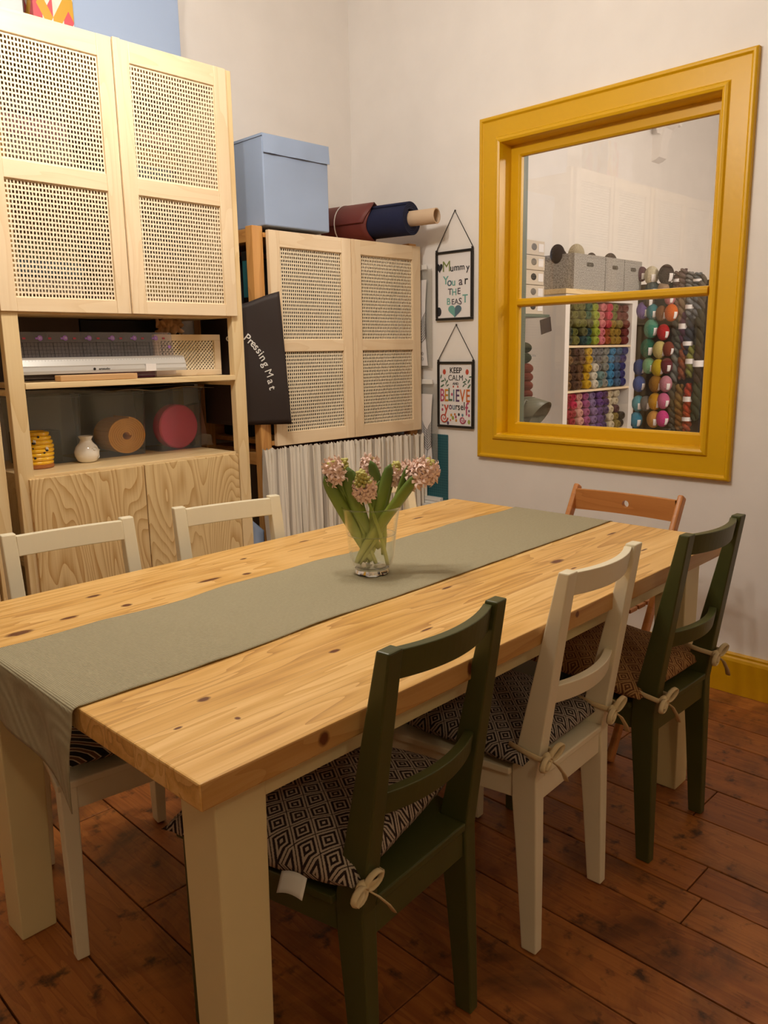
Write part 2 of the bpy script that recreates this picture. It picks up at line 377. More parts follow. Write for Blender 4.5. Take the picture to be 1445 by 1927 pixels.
# striped linen curtain (u runs along the flat cloth)
t = NT('striped_linen'); uv = t.n('ShaderNodeAttribute', attribute_name='flat_u').outputs['Fac']
s1 = t.math('FRACT', t.math('MULTIPLY', uv, 16)); s2 = t.math('FRACT', t.math('MULTIPLY', uv, 53))
k = t.math('MAXIMUM', t.math('MULTIPLY', t.math('LESS_THAN', s1, .16), .75), t.math('MULTIPLY', t.math('LESS_THAN', s2, .28), .32))
t.base(t.mix(k, srgb('f0e8da'), srgb('9a9084'))); t.b.inputs['Roughness'].default_value = .95; t.b.inputs['Transmission Weight'].default_value = 0; M['curtain'] = t.m
# cutting mat
t = NT('teal_cutting_mat'); v = t.coord(); sp = t.n('ShaderNodeSeparateXYZ'); t.t.links.new(v, sp.inputs[0])
g = None
for ax in (1, 2):
    q = t.math('GREATER_THAN', t.math('ABSOLUTE', t.math('SUBTRACT', t.math('FRACT', t.math('MULTIPLY', sp.outputs[ax], 80)), .5)), .43); g = q if g is None else t.math('MAXIMUM', g, q)
t.base(t.mix(t.math('MULTIPLY', g, .35), srgb('1f5560'), srgb('5a9aa0'))); M['teal'] = t.m
# hyacinth
M['leaf'] = NT('leaf'); t = M['leaf']; v = t.coord(); sp = t.n('ShaderNodeSeparateXYZ'); t.t.links.new(v, sp.inputs[0])
t.base(t.ramp(t.n('ShaderNodeMapRange', i_0=sp.outputs[2], i_1=.02, i_2=.25, i_3=0.0, i_4=1.0).outputs[0], [(0, srgb('f0f0b4')), (.3, srgb('c6cf78')), (.55, srgb('8ea242')), (1, srgb('5a7434'))])); t.b.inputs['Roughness'].default_value = .4; M['leaf'] = t.m
M['petal'] = plain('pink_petal', 'fcdccf', .55, var=.08)
M['bud'] = plain('green_bud', 'bdb766', .5, var=.1)

# ================================================================== THE ROOM
def struct(name, mb, m, **kw): return tag(link_mesh(name, mb, m, **kw), kind='structure')
RX0, RY0, RH = -6.2, -6.6, 3.3
# floor: boards run along y
edges = [0, -.121, -.28, -.42, -.556, -.72, -.886, -1.077, -1.2, -1.317]
x = -1.317
while x > RX0: x -= random.choice((.155, .165, .175)); edges.append(x)
mb = MB(); vals = []
for i in range(len(edges)-1):
    x1, x0 = edges[i], edges[i+1]; cuts = [RY0] + sorted(random.uniform(RY0+.4, -.3) for _ in range(2)) + [0]
    if i == 8: cuts = [RY0, -2.42, 0]
    if i == 2: cuts = [RY0, -3.9, 0]
    for a, b in zip(cuts[:-1], cuts[1:]):
        r = random.random(); n0 = len(mb.v); mb.box(x0+.002, x1-.002, a+.0015, b-.0015, -.02, random.uniform(-.0012, 0)); vals += [r]*8
fl = struct('floor', mb, M['floor'], bevel=.002)
at = fl.data.attributes.new('plank', 'FLOAT', 'POINT'); at.data.foreach_set('value', vals)
mb = MB(); mb.box(RX0, 4.75, RY0, .1, -.06, -.021); struct('subfloor_1', mb, M['dark'])  # dark sheet added below the boards so their gaps read dark
mb = MB(); mb.box(RX0-.15, .17, 0, .15, -.05, RH); struct('wall_left', mb, M['wall'])
mb = MB(); WY0, WY1, WZ0, WZ1 = -1.85, -.925, .893, 2.127
mb.box(0, .17, WY1, 0, -.05, RH); mb.box(0, .17, RY0, WY0, -.05, RH); mb.box(0, .17, WY0, WY1, -.05, WZ0); mb.box(0, .17, WY0, WY1, WZ1, RH)
struct('wall_right', mb, M['wall'])
mb = MB(); mb.box(RX0-.15, .17, RY0-.15, RY0, -.05, RH); struct('wall_back', mb, M['wall_dim'])
mb = MB(); mb.box(RX0-.15, RX0, RY0, 0, -.05, RH); struct('wall_far_left', mb, M['wall_dim'])
mb = MB(); mb.box(RX0-.15, 4.9, RY0-.15, .15, RH, RH+.1); struct('ceiling', mb, M['ceil'])
mb = MB(); mb.prism([(0,0),(-.022,0),(-.022,.125),(-.018,.135),(-.012,.14),(-.012,.148),(-.006,.1534),(0,.1534)], RY0, 0, 'y')
struct('baseboard_right', mb, M['yellowb'])
mb = MB(); mb.prism([(0,0),(-.022,0),(-.022,.125),(-.012,.14),(-.006,.1534),(0,.1534)], RX0, -.022, 'x'); struct('baseboard_left', mb, M['yellowb'])
# yellow internal window
mb = MB()
def frame_ring(mb, y0, y1, z0, z1, wy, x0, x1):      # four mitred-looking members
    mb.box(x0, x1, y0, y0+wy, z0, z1); mb.box(x0, x1, y1-wy, y1, z0, z1)
    mb.box(x0, x1, y0+wy, y1-wy, z0, z0+wy); mb.box(x0, x1, y0+wy, y1-wy, z1-wy, z1)
def ring(mb, y0, y1, z0, z1, prof):
    """profile of (inset, x) swept round a rectangle with mitred corners"""
    vs = []; n = len(prof)
    for (cy, cz, sy, sz) in ((y0, z0, 1, 1), (y1, z0, -1, 1), (y1, z1, -1, -1), (y0, z1, 1, -1)):
        for (i, xx) in prof: vs.append((xx, cy+sy*i, cz+sz*i))
    fs = []
    for c_ in range(4):
        d = (c_+1) % 4
        for k in range(n-1): fs.append((c_*n+k, c_*n+k+1, d*n+k+1, d*n+k))
    mb.add(vs, fs)
ring(mb, -1.955, -.815, .79, 2.222, [(0,0),(0,-.018),(.006,-.024),(.014,-.024),(.02,-.016),(.085,-.016),(.09,-.024),(.1,-.027),(.110,-.022),(.112,0),(.112,.06)])
win = tag(link_mesh('window_1', mb, M['yellow'], bevel=.0015), 'yellow painted internal window frame looking into the yarn shop', None, kind='structure')
mb = MB(); ring(mb, -1.852, -.923, .900, 2.113, [(.0,.058),(.043,.058),(.05,.066),(.05,.085),(.0,.085)])
link_mesh('sash', mb, M['yellow'], win, bevel=.0015)
mb = MB(); mb.prism([(.058,1.452),(.085,1.448),(.085,1.486),(.058,1.482),(.05,1.474),(.05,1.458)], -1.805, -.97, 'y'); link_mesh('glazing_bar', mb, M['yellow'], win, bevel=.0015)
mb = MB(); mb.box(.072, .076, -1.80, -.975, .94, 1.452); mb.box(.072, .076, -1.80, -.975, 1.478, 2.075); link_mesh('pane', mb, M['pane'], win)
mb = MB(); ring(mb, -1.85, -.925, .893, 2.127, [(.0,.086),(.014,.086),(.014,.165),(.0,.165)]); link_mesh('far_lining', mb, M['greenjamb'], win)

# ================================================================== CANE CABINETS AND SHELVING
def cane_mesh(W, H, px=.0105, pz=.0142, hx=.0061, hz=.0086):
    nx = int(W/px); nz = int(H/pz); ox = (W-nx*px)/2; oz = (H-nz*pz)/2
    xs = [0]; zs = [0]
    for i in range(nx): xs += [ox+i*px+(px-hx)/2, ox+i*px+(px+hx)/2]
    for i in range(nz): zs += [oz+i*pz+(pz-hz)/2, oz+i*pz+(pz+hz)/2]
    xs.append(W); zs.append(H); mb = MB()
    n = len(xs)
    vs = []
    for j, z in enumerate(zs):
        for i, x in enumerate(xs): vs.append((x-W/2+.0006*sin(j*1.3+i), .0006*sin(i*1.57)*cos(j*1.57), z))
    fs = [(j*n+i, j*n+i+1, (j+1)*n+i+1, (j+1)*n+i) for j in range(len(zs)-1) for i in range(n-1) if not (i % 2 == 1 and j % 2 == 1)]
    mb.add(vs, fs); return mb
cane_src = {}
def cane_panel(W, H, loc, parent):
    key = (round(W,3), round(H,3))
    if key not in cane_src:
        o = link_mesh('cane_panel', cane_mesh(W, H), M['cane'], parent, solid=.0016, recalc=False); cane_src[key] = o.data
    else:
        o = bpy.data.objects.new('cane_panel', cane_src[key]); COL.objects.link(o); o.parent = parent
        q = o.modifiers.new('solid', 'SOLIDIFY'); q.thickness = .0016; q.offset = 0
    o.location = loc; return o
def cane_door(parent, x0, x1, yf, z0, rails, stile=.052, mats=('pale_z','pale_x'), th=.02, lip=None, angle=0, hinge='r'):
    """rails: z heights [(a,b)...] of the three horizontal rails from the bottom; front face at y=yf; object origin at the hinge"""
    hx = x1 if hinge == 'r' else x0
    mb = MB(); z1 = rails[-1][1]
    for a, b in ((x0, x0+stile), (x1-stile, x1)): mb.box(a-hx, b-hx, 0, th, 0, z1, 0)
    for a, b in rails: mb.box(x0+stile-hx, x1-stile-hx, .0012, th-.0012, a, b, 1)
    if lip:
        a, b = lip; mb.box(a-hx, b-hx, -.006, .004, 0, z1, 0)
    d = link_mesh('door', mb, [M[mats[0]], M[mats[1]]], parent, bevel=.0015)
    d.location = (hx, yf, z0); d.rotation_euler = (0,0,angle)
    W = x1-x0-2*stile+.004
    for (a, b), (c_, e) in zip(rails[:-1], rails[1:]):
        cane_panel(W, c_-b+.004, ((x0+x1)/2-hx, .011, b-.002), d)
    return d
# ---- tall shelving bay A (local frame: x right along the front, y 0 at the front face, z up)
AX, AY, AROT = -1.0895, -.5133, .012
def shelving_bay(rootlabel, door_lab):
    rt = empty('shelving_unit', (AX, AY, 0), AROT, rootlabel, 'shelving unit')
    D = .50
    for sx in (.0, -.853):                       # right, left posts (outer x .03)
        for (y0, y1) in ((.012, .044), (D-.04, D-.008)):
            mb = MB(); xo = .034 if sx == 0 else -.855
            mb.box(xo-.05 if sx == 0 else xo, xo if sx == 0 else xo+.05, y0, y1, 0, 2.262); link_mesh('upright', mb, M['pine_z'], rt, bevel=.002)
        for z in (.12, .62, 1.17, 1.7, 2.2):
            mb = MB(); xo = .034 if sx == 0 else -.855
            mb.box((xo-.04) if sx == 0 else xo+.006, (xo-.006) if sx == 0 else xo+.04, .044, D-.04, z-.018, z); link_mesh('side_rail', mb, M['pine_y'], rt, bevel=.002)
    mb = MB(); mb.box(-.805, -.016, .008, D-.01, 1.172, 1.191); link_mesh('shelf', mb, M['pine_x'], rt, bevel=.002)
    return rt
bayA = shelving_bay('tall pine shelving unit holding cane-door cupboard, rulers and storage bins, left wall', '')
def box_cabinet(name, x0, x1, y0, y1, z0, z1, mat, root_loc, rot, label, cat, th=.018):
    rt = empty(name, root_loc, rot, label, cat); mb = MB()
    mb.box(x0, x1, y0, y1, z0, z0+th); mb.box(x0, x1, y0, y1, z1-th, z1); mb.box(x0, x0+th, y0, y1, z0+th, z1-th); mb.box(x1-th, x1, y0, y1, z0+th, z1-th)
    mb.box(x0+th, x1-th, y1-.006, y1, z0+th, z1-th); mb.box(x0+th, x1-th, y0+.03, y1-.006, (z0+z1)/2-.009, (z0+z1)/2+.009)
    link_mesh('body', mb, mat, rt, bevel=.0015); return rt
upA = box_cabinet('cane_cupboard', -.805, -.016, .02, .48, 1.402, 2.245, M['pine_x'], (AX, AY, 0), AROT,
    'large pine cupboard with two tall cane doors at the top of the tall shelving unit', 'cupboard')
railsA = [(0,.042),(.385,.437),(.787,.851)]
cane_door(upA, -.4235, 0, -.004, 1.408, railsA, .05, lip=(-.430,-.405), hinge='r')
cane_door(upA, -.858, -.4305, -.0, 1.408, railsA, .05, hinge='l')
loA = box_cabinet('pine_cabinet', -.822, -.022, .022, .49, .08, .899, M['pine_x'], (AX, AY, 0), AROT,
    'pine base cabinet with two swirly-grained doors behind the cream chairs', 'cabinet')
for (a, b) in ((-.425+.0, -.028), (-.826, -.429)):
    mb = MB(); mb.box(a, b, 0, .018, .085, .893 if a > -.5 else .891); link_mesh('door', mb, M['cathedral'], loA, bevel=.002)
# neighbour bay further left (its right edge is all the frame shows)
def shift_copy(o, dx, label):
    c = copy_tree(o); c.location = (o.location.x-dx*cos(AROT), o.location.y-dx*sin(AROT), 0); c['label'] = label; return c
shift_copy(bayA, .925, 'pine shelving unit cut off by the left photo edge')
shift_copy(upA, .925, 'cane-door cupboard at far left, cut off by the picture edge')
shift_copy(loA, .925, 'pine base cabinet at the far left edge, beside the swirly-grained one')
# ---- contents of bay A
def thing(name, mb, m, label, cat, group=None, **kw): return tag(link_mesh(name, mb, m, **kw), label, cat, group)
def AW(x, y, z=0):      # local bay coordinates to world
    return (AX+x*cos(AROT)-y*sin(AROT), AY+x*sin(AROT)+y*cos(AROT), z)
def placed(o, x, y, z, rz=0): o.location = AW(x, y, z); o.rotation_euler = (o.rotation_euler[0], o.rotation_euler[1], AROT+rz); return o
def fabric_box(name, w, d, h, m, label, cat='storage box', handle=True, hz=.78, hw=.07, lipd=.0):
    rt = empty(name, label=label, cat=cat); t_ = .004; mb = MB()
    # front wall with a real slot
    if handle:
        hh = .026; z0 = h*hz-hh/2; z1 = h*hz+hh/2
        mb.box(-w/2, w/2, 0, t_, 0, z0); mb.box(-w/2, w/2, 0, t_, z1, h); mb.box(-w/2, -hw/2, 0, t_, z0, z1); mb.box(hw/2, w/2, 0, t_, z0, z1)
        for s in (-1, 1): mb.prism([(s*hw/2, z0), (s*(hw/2-.008), z0), (s*hw/2, z0+.008)], 0, t_, 'y'); mb.prism([(s*hw/2, z1), (s*(hw/2-.008), z1), (s*hw/2, z1-.008)], 0, t_, 'y')
    else: mb.box(-w/2, w/2, 0, t_, 0, h)
    mb.box(-w/2, w/2, d-t_, d, 0, h); mb.box(-w/2, -w/2+t_, t_, d-t_, 0, h); mb.box(w/2-t_, w/2, t_, d-t_, 0, h); mb.box(-w/2+t_, w/2-t_, t_, d-t_, 0, t_)
    link_mesh('body', mb, m, rt); return rt
b = fabric_box('felt_box', .30, .2, .21, M['brownfelt'], 'brown-grey felt box with handle slot at the back of the top open shelf', hz=.72); placed(b, -.655, .24, 1.192)
b = fabric_box('felt_box', .40, .19, .205, M['dark'], 'very dark fabric box right of the brown-grey felt box on the ruler shelf', handle=False); placed(b, -.285, .27, 1.192)
mb = MB(); mb.box(-.14, .14, 0, .12, 0, .05); b = thing('craft_box', mb, plain('plum_card', '6a2c3a', .6), 'low plum-coloured box behind the clear quilting ruler', 'box'); placed(b, -.38, .14, 1.192)
# crumpled tan tissue
mb = MB(); mb.grid(lambda u, v: (.11*(u-.5)+.01*noise.noise((u*6, v*5, 2)), .03*noise.noise((u*5, v*5, 7)), .06*v+.03*noise.noise((u*4, v*4, 1))+.02), 20, 12)
b = thing('tissue_paper', mb, plain('tan_tissue', 'c89a6c', .6), 'scrunched tan tissue paper above the lattice panel', 'paper', smooth=True, solid=.001); placed(b, -.17, .2, 1.33)
# lattice panel
lat = empty('lattice_panel', label='small wooden lattice panel standing at the right of the ruler shelf', cat='panel')
mb = MB(); W_, H_ = .285, .152
mb.box(-W_/2, W_/2, 0, .016, 0, .022, 0); mb.box(-W_/2, W_/2, 0, .016, H_-.022, H_, 0); mb.box(W_/2-.028, W_/2, 0, .016, .022, H_-.022, 1); mb.box(-W_/2, -W_/2+.022, 0, .016, .022, H_-.022, 1)
link_mesh('frame', mb, [M['pale_x'], M['pale_z']], lat, bevel=.001)
mb = MB(); x0, x1, z0, z1 = -W_/2+.02, W_/2-.026, .02, H_-.02
def clipseg(px_, pz_, dx_, dz_):
    t0, t1 = -9, 9
    for p_, d_, lo, hi in ((px_, dx_, x0, x1), (pz_, dz_, z0, z1)):
        a, b_ = (lo-p_)/d_, (hi-p_)/d_
        t0 = max(t0, min(a, b_)); t1 = min(t1, max(a, b_))
    return (t0, t1) if t1 > t0 else None
for k in range(-30, 45):
    for sgn, yy in ((1, .006), (-1, .009)):
        cx = x0+k*.0145; r_ = clipseg(cx, z0, .7071, .7071*sgn) if sgn > 0 else clipseg(cx, z1, .7071, -.7071)
        if not r_: continue
        zb = z0 if sgn > 0 else z1
        p0 = Vector((cx+.7071*r_[0], yy, zb+.7071*sgn*r_[0])); p1 = Vector((cx+.7071*r_[1], yy, zb+.7071*sgn*r_[1]))
        if (p1-p0).length < .004: continue
        dn = Vector((-sgn*.7071, 0, .7071))*.0026; e = Vector((0,.0012,0))
        mb.add([p0-dn-e, p0+dn-e, p1+dn-e, p1-dn-e, p0-dn+e, p0+dn+e, p1+dn+e, p1-dn+e], [(0,1,2,3),(4,7,6,5),(0,4,5,1),(1,5,6,2),(2,6,7,3),(3,7,4,0)])
link_mesh('lattice', mb, M['cane'], lat); placed(lat, -.135, .13, 1.192); lat.rotation_euler = (0, 0, AROT)
# clear quilting ruler with purple marks
rul = empty('quilting_ruler', label='clear acrylic quilting ruler with grid lines and purple number dots', cat='ruler')
mb = MB(); mb.box(-.30, .30, 0, .003, 0, .152); link_mesh('blade', mb, M['acrylic'], rul)
mb = MB(); mk = MB(); 
for i in range(48):
    x = -.295+i*.0125; wd = .0004 if i % 4 else .0008; mb.box(x-wd, x+wd, -.0004, 0, .02, .118)
for j in range(9): mb.box(-.295, .295, -.0004, 0, .02+j*.0122-.0003, .02+j*.0122+.0003)
link_mesh('grid_lines', mb, M['dark'], rul)
for i, s in enumerate(('24','21','18','15','12','9','6')):
    cx = -.27+i*.084; mk = MB()
    mk.lathe([(.0085,0),(.0085,.0006)], 16, Matrix.Translation((cx,-.0008,.132)) @ Matrix.Rotation(pi/2, 4, 'X'))
    text_mb(mk, s, .010, Matrix.Translation((cx,-.0018,.132)) @ Matrix.Rotation(pi/2, 4, 'X'), 1)
    link_mesh('number_dot', mk, [M['ruby'], M['paper']], rul)
mk = MB()
for i in range(14): mk.box(-.285+i*.042, -.275+i*.042, -.001, 0, .128, .134, 2 if i % 2 else 0)
for zz in (.06, .10): mk.lathe([(.006,0),(.006,.0006)], 12, Matrix.Translation((.285,-.0008,zz)) @ Matrix.Rotation(pi/2, 4, 'X'))
link_mesh('edge_marks', mk, [M['ruby'], M['paper'], plain('red_mark', 'b0384a', .5)], rul)
placed(rul, -.513, .10, 1.2); rul.rotation_euler = (radians(-8), 0, AROT)
# white metal safety ruler
saf = empty('metal_ruler', label='long white aluminium safety ruler lying in front of the clear ruler', cat='ruler')
mb = MB(); mb.prism([(0,0),(0,.010),(.003,.022),(.003,.026),(.012,.046),(.02,.053),(.024,.053),(.024,.050),(.014,.042),(.008,.022),(.008,0)], -.315, .315, 'x')
link_mesh('body', mb, M['alu'], saf, bevel=.0008)
mb = MB()
for i in range(60): mb.box(-.305+i*.0105, -.3045+i*.0105, .0096, .0100, .0415 if i % 5 else .0400, .0445)
link_mesh('scale_marks', mb, M['dark'], saf); mb = MB()
text_mb(mb, 'artstudio', .011, Matrix.Translation((-.005,-.0008,.013)) @ Matrix.Rotation(pi/2, 4, 'X'), 0); mb.lathe([(.0045,0),(.0045,.0006)], 14, Matrix.Translation((-.04,-.0004,.013)) @ Matrix.Rotation(pi/2, 4, 'X'))
link_mesh('lettering', mb, M['dark'], saf)
mb = MB(); mb.box(.15, .19, -.0012, .0004, .001, .026); link_mesh('tape', mb, M['paper'], saf)
placed(saf, -.512, .055, 1.215)
mb = MB(); mb.box(-.135, .135, 0, .045, 0, .019); b = thing('wooden_batten', mb, M['beech'] if False else wood('light_beech','dcb07c','c59560','x',5,1.5,.5,False,.5), 'light wooden block in front of the white ruler', 'wooden block', bevel=.002); placed(b, -.555, .012, 1.192)
# bins
def bin_(x, w, label):
    rt = empty('storage_bin', label=label, cat='storage bin', group='smoky translucent bins on the lower open shelf')
    h = .228; d = .19; mb = MB(); k = .92; r = .02
    def rect(s, z, ins=0):
        a, b_ = w/2*s-ins, d/2*s-ins; rr = r
        pts = []
        for (cx, cy, a0) in ((a-rr, b_-rr, 0), (-a+rr, b_-rr, pi/2), (-a+rr, -b_+rr, pi), (a-rr, -b_+rr, 1.5*pi)):
            for q in range(4): an = a0+q*pi/6; pts.append((cx+rr*cos(an), cy+rr*sin(an), z))
        return pts
    rings = [rect(k, 0), rect(1, h), rect(1.03, h+.001), rect(1.03, h+.01), rect(1, h+.01, .002), rect(1, h, .002), rect(k, .002, .002)]
    vs = sum(rings, []); n = 16; fs = [(j*n+i, j*n+(i+1) % n, (j+1)*n+(i+1) % n, (j+1)*n+i) for j in range(len(rings)-1) for i in range(n)]
    fs.append(tuple(range(n))[::-1]); fs.append(tuple(range(6*n, 7*n))); mb.add(vs, fs)
    link_mesh('body', mb, M['bin'], rt, smooth='auto'); placed(rt, x, .235+d/2, .9005); return rt
bin_(-.63, .215, 'smoky plastic bin behind the yellow beehive pot'); bin_(-.375, .215, 'smoky plastic bin showing a roll of orange felt, middle of three'); bin_(-.122, .212, 'smoky plastic bin showing a round pink disc, rightmost')
# orange felt roll (spiral end faces the room)
mb = MB(); th = .0058; pts = []
for i in range(190):
    a = i*.24; r = .012+th*a/(2*pi)*1.07; pts.append((r*cos(a)*1.1, r*sin(a)*.98))
R_ = max(sqrt(a*a+b*b) for a, b in pts)
for i in range(len(pts)-1):
    for y0_, y1_ in ((0, .12),):
        p, q = Vector((*pts[i], 0)), Vector((*pts[i+1], 0)); n_ = Vector((-(q-p).y, (q-p).x, 0)).normalized()*th*.5
        a_, b_, c_, d_ = p-n_, p+n_, q+n_, q-n_
        mb.add([(v_.x, y, v_.y) for y in (y0_, y1_) for v_ in (a_, b_, c_, d_)], [(0,1,2,3),(4,7,6,5),(0,4,5,1),(1,5,6,2),(2,6,7,3),(3,7,4,0)])
SC = .074/R_
mb.v = [(x*SC, y, z*SC) for x, y, z in mb.v]
b = thing('felt_roll', mb, M['orangef'], 'rolled orange felt with its spiral end showing inside the middle bin', 'felt roll'); placed(b, -.352, .250, .9005+.075)
mb = MB(); mb.lathe([(.0,0),(.082,0),(.087,.004),(.087,.05),(.082,.054),(0,.054)], 40, Matrix.Rotation(-pi/2, 4, 'X'), cap=False)
b = thing('felt_disc', mb, M['pinkf'], 'round pink felt disc standing inside the right-hand bin', 'disc', smooth='auto'); placed(b, -.118, .262, .9005+.0895)
mb = MB(); mb.box(-.07, .07, 0, .1, 0, .11); b = thing('fabric_bundle', mb, plain('dull_green_cloth', '4c4e46', .9), 'dull green folded fabric inside the bin behind the beehive pot', 'fabric'); placed(b, -.665, .27, .903)
# flat dark mats and paper sheets on the bins
mb = MB(); mb.grid(lambda u, v: (.72*(u-.5), .24*(v-.5), .004*sin(u*9)+.01*(1-u)), 24, 3)
b = thing('dark_mat', mb, M['dark'], 'thin black mat lying across the tops of the three bins', 'mat', solid=.006, smooth=True); placed(b, -.43, .33, 1.150)
mb = MB(); mb.grid(lambda u, v: (.43*(u-.5), .22*(v-.5), .005*sin(u*11+v)+.002), 24, 3)
b = thing('paper_sheet', mb, plain('grey_beige_paper', '9a9080', .8), 'grey-beige paper sheet sticking out over the middle and right bins', 'paper', solid=.0015, smooth=True); placed(b, -.20, .31, 1.1415)
# cardboard sleeve + plastic bag at the right
mb = MB(); mb.box(-.03, .03, 0, .05, 0, .17); b = thing('cardboard_sleeve', mb, M['kraft'], 'brown cardboard sleeve leaning beside the right-hand bin', 'cardboard'); placed(b, .01, .30, .901); b.rotation_euler = (0, radians(-9), AROT)
mb = MB(); mb.grid(lambda u, v: (.09*(u-.5)*(1-.3*v)+.006*noise.noise((u*5,v*5,0)), .02*sin(pi*u)-.012*v, .05*v*(1-.3*(u-.4)**2)), 12, 8)
b = thing('plastic_bag', mb, M['pocket'], 'crumpled clear plastic bag at the foot of the cardboard sleeve', 'bag', solid=.001, smooth=True); placed(b, -.012, .26, .902)
# beehive pot
hive = empty('beehive_pot', label='yellow ceramic beehive pot with little bees on the lower open shelf', cat='pot')
prof = [(.0,.012)]; 
for i in range(8):
    z0 = .012+i*.0138; r0 = .050+.007*sin(pi*(i+.8)/8.5)-.0015*max(0, i-4)**1.35
    for q in range(6): a = -pi/2+pi*q/5; prof.append((r0-.004+.0055*cos(a), z0+.0069+.0067*sin(a)))
prof += [(.036,.124),(.032,.122),(.032,.05),(0,.05)]
mb = MB(); mb.lathe(prof, 40, cap=False); link_mesh('body', mb, M['honey'], hive, smooth=True)
mb = MB(); mb.lathe([(0,0),(.050,0),(.053,.003),(.053,.012),(.050,.014),(0,.014)], 40, cap=False); link_mesh('saucer', mb, M['terra'], hive, smooth='auto')
def on_hive(ang, z, r): return Vector((r*cos(ang), r*sin(ang), z))
for ang, z, bee in ((-2.05,.088,1),(-2.1,.072,0),(-1.35,.062,1),(-2.7,.048,0),(-2.05,.038,0),(-1.5,.055,0),(-1.75,.108,0)):
    p = on_hive(ang, z, .0555 if z < .1 else .05); mb = MB()
    if bee:
        mb.ball(p, .006, sc=(1.3,.8,.8)); mb.ball(p+Vector((.004,-.002,.005)), .0045, sc=(.5,.9,1.2), mi=1); mb.ball(p+Vector((-.001,-.003,.007)), .0042, sc=(.5,.9,1.2), mi=1); link_mesh('bee', mb, [M['blackf'], M['porcelain']], hive, smooth=True)
    else: mb.ball(p, .0042, sc=(1,.6,1)); link_mesh('dark_spot', mb, M['blackf'], hive, smooth=True)
placed(hive, -.715, .20, .9)
# face jug
jug = empty('face_vase', label='small white ceramic vase with a line-drawn face next to the middle bin', cat='vase')
mb = MB(); mb.lathe([(0,0),(.026,0),(.034,.006),(.042,.024),(.043,.038),(.036,.056),(.023,.070),(.019,.080),(.026,.092),(.024,.093),(.016,.081),(.018,.07),(0,.06)], 36, cap=False); link_mesh('body', mb, M['porcelain'], jug, smooth=True)
def on_jug(a, z): r = .0425 if z < .045 else .0425-.018*((z-.045)/.025)**1.3*.7; return Vector(((r+.0003)*cos(a), (r+.0003)*sin(a), z))
mb = MB(); A0 = -1.0
mb.tube([on_jug(A0-.55+.1*i, .050+.006*sin(pi*i/6)) for i in range(7)]+[on_jug(A0+.08, .046), on_jug(A0+.1, .036), on_jug(A0+.2, .026), on_jug(A0+.28, .022), on_jug(A0+.15, .016), on_jug(A0+.02,.014)], .0011, 6)
mb.tube([on_jug(A0-.45+.07*i, .047-.003*sin(pi*i/4)) for i in range(5)], .0013, 6); mb.tube([on_jug(A0+.42+.07*i, .042-.003*sin(pi*i/4)) for i in range(5)], .0013, 6)
link_mesh('face_lines', mb, M['porcelain'], jug, smooth=True, ); placed(jug, -.537, .20, .9)
# ---- on top of unit A
bb = empty('blue_storage_box', label='tall pale blue fabric box on top of the tall shelving unit', cat='storage box')
mb = MB(); mb.box(-.42, 0, 0, .185, 0, .45); link_mesh('body', mb, M['blueboxl'], bb, bevel=.004)
mb = MB(); mb.box(-.424, .004, -.004, .189, .36, .452); link_mesh('lid', mb, M['blueboxl'], bb, bevel=.003); placed(bb, .03, .312, 2.247)
t = NT('triangle_print'); v = t.coord(); sp = t.n('ShaderNodeSeparateXYZ'); t.t.links.new(v, sp.inputs[0])
a = t.math('DIVIDE', t.math('ADD', sp.outputs[0], sp.outputs[1]), .034); z_ = t.math('DIVIDE', sp.outputs[2], .06)
up = t.math('ADD', t.math('FLOOR', t.math('ADD', a, z_)), t.math('MULTIPLY', t.math('FLOOR', t.math('SUBTRACT', a, z_)), 3.7))
up = t.math('ADD', up, t.math('MULTIPLY', t.math('FLOOR', a), 7.1))
t.base(t.ramp(t.n('ShaderNodeTexWhiteNoise', noise_dimensions='1D', i_W=up).outputs[0], [(0, srgb('cfc8bc')), (.3, srgb('b88c24')), (.52, srgb('bc4650')), (.7, srgb('b8bfcc')), (.86, srgb('cac2b4'))], 'CONSTANT')); M['tri'] = t.m
mb = MB(); mb.box(-.13, 0, 0, .18, 0, .25); b = thing('gift_box', mb, M['tri'], 'box with a red, mustard and white triangle pattern on top of the tall unit', 'box', bevel=.002); placed(b, -.497, .1, 2.247)
mb = MB(); mb.box(-.24, 0, 0, .18, 0, .25); b = thing('white_box', mb, plain('pale_card', 'cfccd0', .8), 'plain white box left of the triangle-patterned box', 'box', bevel=.002); placed(b, -.64, .14, 2.247)
# stacked fabrics inside the cane cupboards (seen through the weave)
cols = ['b98a8c','c9a08a','a04a48','8f8f6a','c2a25a','7a6a60','b8945a','6f7f88','c98f50','a09080']
random.seed(3)
for (bx0, bx1, zb, lab) in ((-.78,-.44,1.422,'left cane door'), (-.39,-.05,1.422,'right cane door'), (-.78,-.44,1.835,'left cane door, upper shelf'), (-.39,-.05,1.835,'right cane door, upper shelf')):
    z = zb
    for k in range(4):
        hgt = random.uniform(.045, .075); c_ = random.choice(cols); mb = MB(); mb.box(bx0+random.uniform(0,.03), bx1-random.uniform(0,.03), .24+random.uniform(0,.03), .45, 0, hgt)
        b = thing('folded_fabric', mb, plain('cloth_'+c_, c_, .9), 'folded fabric just visible through the %s, layer %s from the bottom' % (lab, ['first','second','third','top'][k]), 'fabric', 'folded fabrics behind the cane doors', bevel=.012)
        placed(b, 0, 0, z); z += hgt+.001

